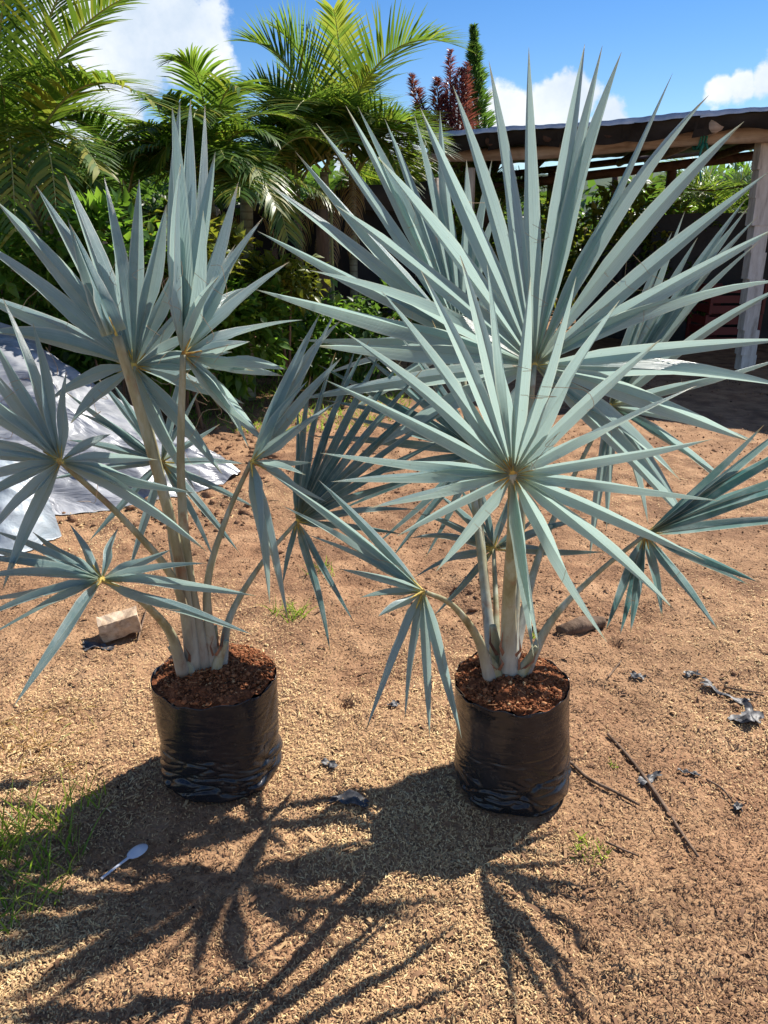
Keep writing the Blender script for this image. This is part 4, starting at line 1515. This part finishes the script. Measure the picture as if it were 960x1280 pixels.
g = gnd(931, 462)
pt = at(957, 176, g.y - .05)
mb = MB()
for i in range(9):
    t0, t1 = i / 9, (i + 1) / 9
    a, c = Vector((g.x, g.y, -.1)).lerp(pt, t0), Vector((g.x, g.y, -.1)).lerp(pt, t1)
    w = .165 + .008 * math.sin(i * 2.3)
    mb.box((a + c) / 2 + Vector((random.uniform(-.006, .006), 0, 0)), (w, w, (c - a).length + .0), tint=0)
mb.build('post', 'post_paint', root, smooth=False)
pq = at(588, 210, 10.0)
pole('post', [Vector((pq.x, 10.0, -.1)), pq], [.075, .06], 'post_paint')
for (px, py, Yp, r) in [(841, 205, 12.2, .07), (690, 215, 13.0, .06), (770, 212, 13.6, .05), (610, 215, 12.6, .06)]:
    q = at(px, py, Yp)
    pole('post', [Vector((q.x, Yp, -.1)), q], [r, r], 'dark_beam')
pole('post', [Vector((PE.x, PE.y, -.1)), PE], [.09, .08], 'pole_wood')
# rear beams
pole('rear_beam', [at(600, 236, 12.4), at(1400, 140, 11.2)], [.065, .065], 'dark_beam')
pole('rear_beam', [at(600, 222, 13.2), at(1400, 130, 12.2)], [.05, .05], 'dark_beam')
# rafters running back, log ends showing under the roof edge
NR = 13
for i in range(NR):
    t = .04 + .9 * i / 6 if i != 5 else .735
    f_ = PA.lerp(PB, t)
    pole('rafter', [f_ + Vector((-.1, -.42, .085)), f_ + Vector((.25, 1.4, .08)), f_ + Vector((.5, 3.6, .06))], [.075 if i == 5 else .055, .05], 'pole_wood' if i == 5 else 'dark_beam')
# roof sheets lie on the rafters
NSH = 11
for i in range(NSH):
    t0, t1 = i / 6, (i + 1) / 6
    a, c = PA.lerp(PB, t0 - .005), PA.lerp(PB, t1 + .015)
    V = []
    n1, n2 = 26, 10
    for j in range(n2):
        for k in range(n1):
            u, v_ = k / (n1 - 1), j / (n2 - 1)
            p = a.lerp(c, u) + Vector((.6 * v_, -.55 + 4.4 * v_, .165 + .006 * (i % 2)))
            p.z += .003 * math.sin(u * 25) + .010 * math.sin(u * 3 + i * 1.7) * (1 - v_) - .03 * math.sin(v_ * 3.1)
            V.append(p)
    ii = np.arange(n1 * n2).reshape(n2, n1)
    Qs = np.stack([ii[:-1, :-1], ii[:-1, 1:], ii[1:, 1:], ii[1:, :-1]], -1).reshape(-1, 4)
    o = mk('roof_sheet', [tuple(v) for v in V], Qs, 'black_sheet', root)
    # pale tin edge folded over the front of the sheet
    V = []
    for k in range(n1):
        u = k / (n1 - 1)
        p = a.lerp(c, u) + Vector((0, -.57, .165 + .006 * (i % 2)))
        p.z += .003 * math.sin(u * 25) + .010 * math.sin(u * 3 + i * 1.7)
        dz = .016 + .008 * math.sin(u * 4 + i * 2)
        V += [p + Vector((0, .3, .03)), p + Vector((0, 0, .03)), p + Vector((0, -.012, -dz))]
    ii = np.arange(n1 * 3).reshape(n1, 3)
    Qs = np.stack([ii[:-1, :-1], ii[1:, :-1], ii[1:, 1:], ii[:-1, 1:]], -1).reshape(-1, 4)
    mk('tin_edge', [tuple(v) for v in V], Qs, 'tin', root)
    # black plastic hanging behind the edge
    V = []
    for k in range(n1):
        u = k / (n1 - 1)
        p = a.lerp(c, u) + Vector((0, -.50, .155))
        p.z += .010 * math.sin(u * 3 + i * 1.7)
        V += [p, p + Vector((0, .03 + .02 * math.sin(u * 9), -.09 - .02 * math.sin(u * 6 + i))), p + Vector((0, .09, -.15 - .03 * math.sin(u * 5 + i * 2)))]
    ii = np.arange(n1 * 3).reshape(n1, 3)
    Qs = np.stack([ii[:-1, :-1], ii[1:, :-1], ii[1:, 1:], ii[:-1, 1:]], -1).reshape(-1, 4)
    mk('roof_edge', [tuple(v) for v in V], Qs, 'black_sheet', root)
# rope round the beam
c = PA.lerp(PB, .713)
mb = MB()
for k in range(3):
    mb.tube([c + Vector((.03 * k - .03, math.cos(a) * .13, math.sin(a) * .15 + .05)) for a in [i * 2 * math.pi / 12 for i in range(13)]], [.011, .011], n=24, k=5, caps=False)
mb.tube([c + Vector((0, -.13, -.05)), c + Vector((-.03, -.15, -.2)), c + Vector((.02, -.14, -.42))], [.012, .009], n=10, k=5)
mb.tube([c + Vector((.03, -.13, -.05)), c + Vector((.05, -.15, -.16)), c + Vector((.0, -.14, -.3))], [.012, .009], n=10, k=5)
mb.build('rope', 'rope', root)
# dark cloth walls at the back and end of the shed
for (x0, y0, x1, y1, zt, zb) in [(3.75, 11.4, 7.5, 10.6, 1.72, 0.0), (2.9, 11.9, 3.9, 11.5, 1.35, 0), (1.2, 12.9, 2.1, 12.6, 1.1, 0)]:
    V = []
    for i in range(20):
        u = i / 19
        for j in range(6):
            v_ = j / 5
            V.append((x0 + (x1 - x0) * u, y0 + (y1 - y0) * u + .05 * math.sin(u * 30 + v_ * 2), zb + (zt - zb) * v_ + .03 * math.sin(u * 8) * v_))
    ii = np.arange(120).reshape(20, 6)
    Qs = np.stack([ii[:-1, :-1], ii[1:, :-1], ii[1:, 1:], ii[:-1, 1:]], -1).reshape(-1, 4)
    mk('cloth_wall', V, Qs, 'black_sheet', root)
m_ = MB()
m_.tube([at(830, 232, 12.0), at(890, 238, 11.7), at(960, 226, 11.3)], [.008, .008], n=14, k=4)
m_.build('wire', 'dark_beam', root)


# crates and pots under the shed
def crate(label, px, Yc, z, size, rz):
    c = at(px, 400, Yc)
    w, d_, h = size
    r0 = empty('crate', (c.x, Yc, z))
    tag(r0, label, 'crate', 'red crates under the shed')
    rot = Matrix.Rotation(rz, 3, 'Z')
    base_ = Vector((c.x, Yc, z))
    for (sx, sy) in ((0, -1), (0, 1), (-1, 0), (1, 0)):
        for k in range(3):
            m_ = MB()
            cc = rot @ Vector((sx * w / 2, sy * d_ / 2, h * (.16 + .33 * k)))
            sz = (w, .02, h * .24) if sx == 0 else (.02, d_ - .03, h * .24)
            m_.box(base_ + cc, sz, rot)
            m_.build('slat', 'red_plastic', r0, smooth=False)
    for sx in (-1, 1):
        for sy in (-1, 1):
            m_ = MB()
            m_.box(base_ + rot @ Vector((sx * (w / 2 + .012), sy * (d_ / 2 + .012), h * .5)), (.04, .04, h), rot)
            m_.build('corner_post', 'red_plastic', r0, smooth=False)
    m_ = MB()
    m_.box(base_ + Vector((0, 0, .015)), (w - .03, d_ - .03, .02), rot)
    m_.build('floor_panel', 'red_plastic', r0, smooth=False)


crate('red plastic crate on the ground under the shed, below another crate', 905, 11.0, 0.02, (.75, .45, .42), .1)
crate('red plastic crate stacked on top of another crate under the shed', 908, 11.0, 0.45, (.7, .45, .40), .05)
for (px, Yc, lab, s_) in [(818, 10.2, 'terracotta flower pot under the shed beside the inner post', 1.0), (800, 10.9, 'smaller terracotta flower pot further in under the shed', .8)]:
    c = at(px, 430, Yc)
    m_ = MB()
    prof = [(0, .0), (.13, .0), (.18, .28), (.205, .28), (.205, .34), (.175, .34), (.165, .27), (0, .26)]
    V, Fc = [], []
    for (r_, z_) in prof:
        for k in range(20):
            a = k / 20 * 6.28318
            V.append((c.x + math.cos(a) * r_ * s_, Yc + math.sin(a) * r_ * s_, z_ * s_))
    for j in range(len(prof) - 1):
        for k in range(20):
            Fc.append((j * 20 + k, j * 20 + (k + 1) % 20, j * 20 + 20 + (k + 1) % 20, j * 20 + 20 + k))
    tag(mk('flower_pot', V, Fc, 'terracotta', None, (c.x, Yc, 0)), lab, 'pot', 'terracotta pots under the shed')


# ------------------------------------------------------------------ silver film heap and white sheet
def loft(name, label, rows, mat, cat, n=110, m=70, amp=.075, seed=1.0):
    S_ = [spline(r, n) for r in rows]
    V = []
    for j in range(m):
        u = j / (m - 1) * (len(S_) - 1)
        k = min(int(u), len(S_) - 2)
        f = u - k
        f = f * f * (3 - 2 * f)
        for i in range(n):
            p = S_[k][i].lerp(S_[k + 1][i], f)
            V.append(tuple(p))
    V = np.array(V)
    e = np.minimum(1, (V[:, 2] + .03) / .1)
    q = np.abs(fbm(V[:, 0] * .35 - V[:, 1] * .3 + seed, (V[:, 1] + V[:, 2]) * 1.6 + V[:, 0] * .5, 2.6, 3) - .5) * 2
    q2 = np.abs(fbm(V[:, 0] * .7 + V[:, 1] + seed, V[:, 1] * .4 - V[:, 0] * .3, 5.0, 3) - .5) * 2
    V[:, 2] += amp * (1 - q) * 1.2 * np.clip(e, .3, 1) - amp * .6 + amp * .7 * q2
    V[:, 1] += (q - .4) * amp * .8
    V[:, 2] = np.maximum(V[:, 2], gheight(V[:, 0], V[:, 1]) + .006 + .012 * q2)
    ii = np.arange(n * m).reshape(m, n)
    Qs = np.stack([ii[:-1, :-1], ii[:-1, 1:], ii[1:, 1:], ii[1:, :-1]], -1).reshape(-1, 4)
    o = mk(name, V, Qs, mat, None, (float(V[:, 0].mean()), float(V[:, 1].mean()), 0))
    return tag(o, label, cat)


front = [(-3.9, 3.9, 0), (-2.3, 3.95, 0), (-1.75, 4.1, 0), (-1.32, 4.3, 0), (-1.02, 4.62, 0)]
mid = [(-4.3, 4.8, .62), at(20, 470, 4.9), at(90, 520, 4.7), at(190, 575, 4.62), (-.96, 4.72, .03)]
ridge = [(-4.5, 5.5, .95), at(-20, 405, 5.6), at(80, 462, 5.4), at(210, 540, 4.95), (-.93, 4.8, .03)]
back = [(-4.5, 6.3, 0), (-2.9, 6.2, 0), (-2.2, 6.0, 0), (-1.4, 5.4, 0), (-.95, 4.9, 0)]
loft('plastic_film', 'crumpled silver-grey plastic film over a heap beside the fan palm', [front, mid, ridge, back], 'silver_film', 'plastic film')
loft('white_sheet', 'bluish-white plastic sheet lying in front of the silver film', [[gnd(-60, 700), gnd(20, 694), gnd(78, 668)], [at(-60, 620, 3.62), at(10, 610, 3.75), at(62, 628, 3.82)], [at(-70, 560, 3.95), at(0, 552, 4.0), at(48, 580, 4.0)]],
     'white_film', 'plastic sheet', 60, 44, .045, 4.0)

# ------------------------------------------------------------------ wooden block and its dark film
g = gnd(150, 792)
mb = MB()
L_, W_, H_ = .155, .085, .075
rot = Matrix.Rotation(R(28), 3, 'Z') @ Matrix.Rotation(R(-6), 3, 'Y')
n1 = 10
V, Fc = [], []
for i in range(n1):
    u = i / (n1 - 1) - .5
    for (a, c_) in [(-1, -1), (0, -1.04), (1, -1), (1.05, 0), (1, 1), (0, 1.03), (-1, 1), (-1.05, 0)]:
        j = random.uniform(.9, 1.06)
        V.append(g + Vector((0, 0, .042)) + rot @ Vector((u * L_ + random.uniform(-.004, .004) * (i in (0, n1 - 1)) * 2, a * W_ / 2 * j, c_ * H_ / 2 * j)))
for i in range(n1 - 1):
    for k in range(8):
        Fc.append((i * 8 + k, i * 8 + (k + 1) % 8, i * 8 + 8 + (k + 1) % 8, i * 8 + 8 + k))
Fc += [tuple(reversed(range(8))), tuple(range((n1 - 1) * 8, n1 * 8))]
o = mk('wooden_block', [tuple(v) for v in V], Fc, 'cut_wood', None, g, smooth=False)
tag(o, 'short rough sawn block of pale wood lying on the soil', 'wood block')


def scrap(label, px, py, L, W, yaw, seed, lift=.02, mat='scrap_plastic', cat='plastic scrap', group='torn plastic scraps on the soil'):
    g = gnd(px, py)
    V = []
    n1, n2 = 12, 7
    for i in range(n1):
        for j in range(n2):
            u, v_ = i / (n1 - 1) - .5, j / (n2 - 1) - .5
            wl = W * (.45 + .75 * float(vnoise(np.array([i * .7 + seed]), np.array([seed]))[0]))
            x = u * L * (1 + .15 * math.sin(j * 2 + seed))
            yv = v_ * wl + .12 * L * math.sin(u * 4 + seed)
            X = g.x + x * math.cos(yaw) - yv * math.sin(yaw)
            Yv = g.y + x * math.sin(yaw) + yv * math.cos(yaw)
            z = float(gheight(np.array([X]), np.array([Yv]))[0]) + .006 + .6 * lift * abs(float(vnoise(np.array([i * .42 + seed * 3]), np.array([j * .45 + seed]))[0]) - .25) * 1.4
            V.append((X, Yv, z))
    ii = np.arange(n1 * n2).reshape(n1, n2)
    Qs = np.stack([ii[:-1, :-1], ii[1:, :-1], ii[1:, 1:], ii[:-1, 1:]], -1).reshape(-1, 4)
    o = mk('plastic_scrap', V, Qs, mat, None, (g.x, g.y, 0), smooth=False)
    return tag(o, label, cat, group)


scrap('black plastic scrap lying under the wooden block', 124, 808, .11, .075, .3, 9.1, .008)
scrap('curled dark plastic scrap between the two bags', 436, 1014, .10, .045, -.2, 1.3, .035)
scrap('small grey scrap beyond the curled one between the bags', 412, 962, .055, .03, -.5, 2.2, .02)
scrap('long black plastic strip lying by the folded grey flap', 905, 868, .15, .035, -.55, 3.4, .03)
scrap('folded grey plastic flap at the end of the black strip', 932, 896, .11, .075, .5, 4.7, .05)
scrap('small grey flake behind the upright bag rim', 797, 846, .05, .03, -.9, 5.5, .02)
scrap('flat grey scrap crossed by the long stick', 812, 970, .075, .03, .1, 6.1, .015)
scrap('tiny grey scrap past the tip of the short twig', 925, 1003, .04, .03, .9, 7.7, .03)
scrap('tiny black flake at the head of the black strip', 865, 846, .05, .03, .2, 8.8, .015)
scrap('little pale flake beside the drooping leaflets', 492, 884, .035, .03, 1.0, 10.4, .02)
scrap('crinkled dark flake near the long stick and flat scrap', 862, 960, .06, .02, -.7, 12.5, .02)


def stick(label, pts, r, group='dry sticks on the soil', name='stick'):
    P = []
    for (px, py) in pts:
        g = gnd(px, py)
        P.append(Vector((g.x, g.y, float(gheight(np.array([g.x]), np.array([g.y]))[0]) + r + .004)))
    m_ = MB()
    m_.tube(P, [r, r * 1.1, r * .7], n=18, k=6, wob=.12)
    o = m_.build(name, 'bark')
    return tag(o, label, 'stick', group)


stick('long thin stick lying across the soil beside the upright bag', [(760, 915), (788, 945), (822, 990), (848, 1030), (873, 1070)], .0052)
stick('dark crooked twig close to the upright bag', [(712, 955), (735, 975), (765, 988), (800, 1003)], .005)
stick('short dark twig in front of the grass sprig', [(757, 1050), (780, 1058), (800, 1066)], .003)
stick('thin pale twig pointing at the tiny scrap', [(884, 968), (903, 982), (918, 996)], .003)
stick('short straw-coloured twig behind the upright bag', [(760, 848), (768, 836), (776, 828)], .003)
stick('twig leaning by the wooden block', [(172, 800), (178, 780), (184, 765)], .003)
stick('small dark twig by the lone hole in the soil', [(905, 858), (930, 866), (956, 870)], .003)
# rotten log piece
a, c = gnd(700, 797), gnd(752, 783)
m_ = MB()
m_.tube([a + Vector((0, 0, .022)), a.lerp(c, .5) + Vector((0, 0, .03)), c + Vector((0, 0, .022))], [.028, .034, .024], n=14, k=10, wob=.14)
o = m_.build('log_piece', 'bark')
tag(o, 'short rotten log piece behind the upright bag', 'log')

# ------------------------------------------------------------------ plastic spoon
g0, g1 = gnd(126, 1096), gnd(182, 1056)
d = (g1 - g0)
Ls = d.length
d.normalize()
sd = Vector((-d.y, d.x, 0))
root = empty('spoon', g0)
tag(root, 'white disposable plastic spoon lying on the soil by the grass tuft', 'spoon')
zb = float(gheight(np.array([g0.x]), np.array([g0.y]))[0]) + .010
V, Fc = [], []
n1 = 14
for i in range(n1):
    u = i / (n1 - 1)
    w = .0045 - .0012 * math.sin(u * 3.1)
    p = g0 + d * (u * Ls * .64) + Vector((0, 0, zb + .004 * u))
    V += [p - sd * w, p - sd * w * .5 + Vector((0, 0, .0025)), p + sd * w * .5 + Vector((0, 0, .0025)), p + sd * w]
    V += [p - sd * w * .8 - Vector((0, 0, .002)), p + sd * w * .8 - Vector((0, 0, .002))]
for i in range(n1 - 1):
    a = i * 6
    ring = [0, 1, 2, 3, 5, 4]
    for k in range(6):
        q, q2 = ring[k], ring[(k + 1) % 6]
        Fc.append((a + q, a + q2, a + 6 + q2, a + 6 + q))
Fc.append((0, 1, 2, 3, 5, 4))
mk('handle', [tuple(v) for v in V], Fc, 'spoon_plastic', root)
V, Fc = [], []
nr, na = 7, 24
cb = g0 + d * (Ls * .81) + Vector((0, 0, zb + .004))
for j in range(nr):
    q = j / (nr - 1)
    for k in range(na):
        a = k / na * 6.28318
        V.append(cb + d * (math.cos(a) * .029 * q) + sd * (math.sin(a) * .020 * q) + Vector((0, 0, .011 * (1 - q * q))))
for j in range(nr - 1):
    for k in range(na):
        Fc.append((j * na + k, j * na + (k + 1) % na, j * na + na + (k + 1) % na, j * na + na + k))
mk('bowl', [tuple(v) for v in V], Fc, 'spoon_plastic', root)
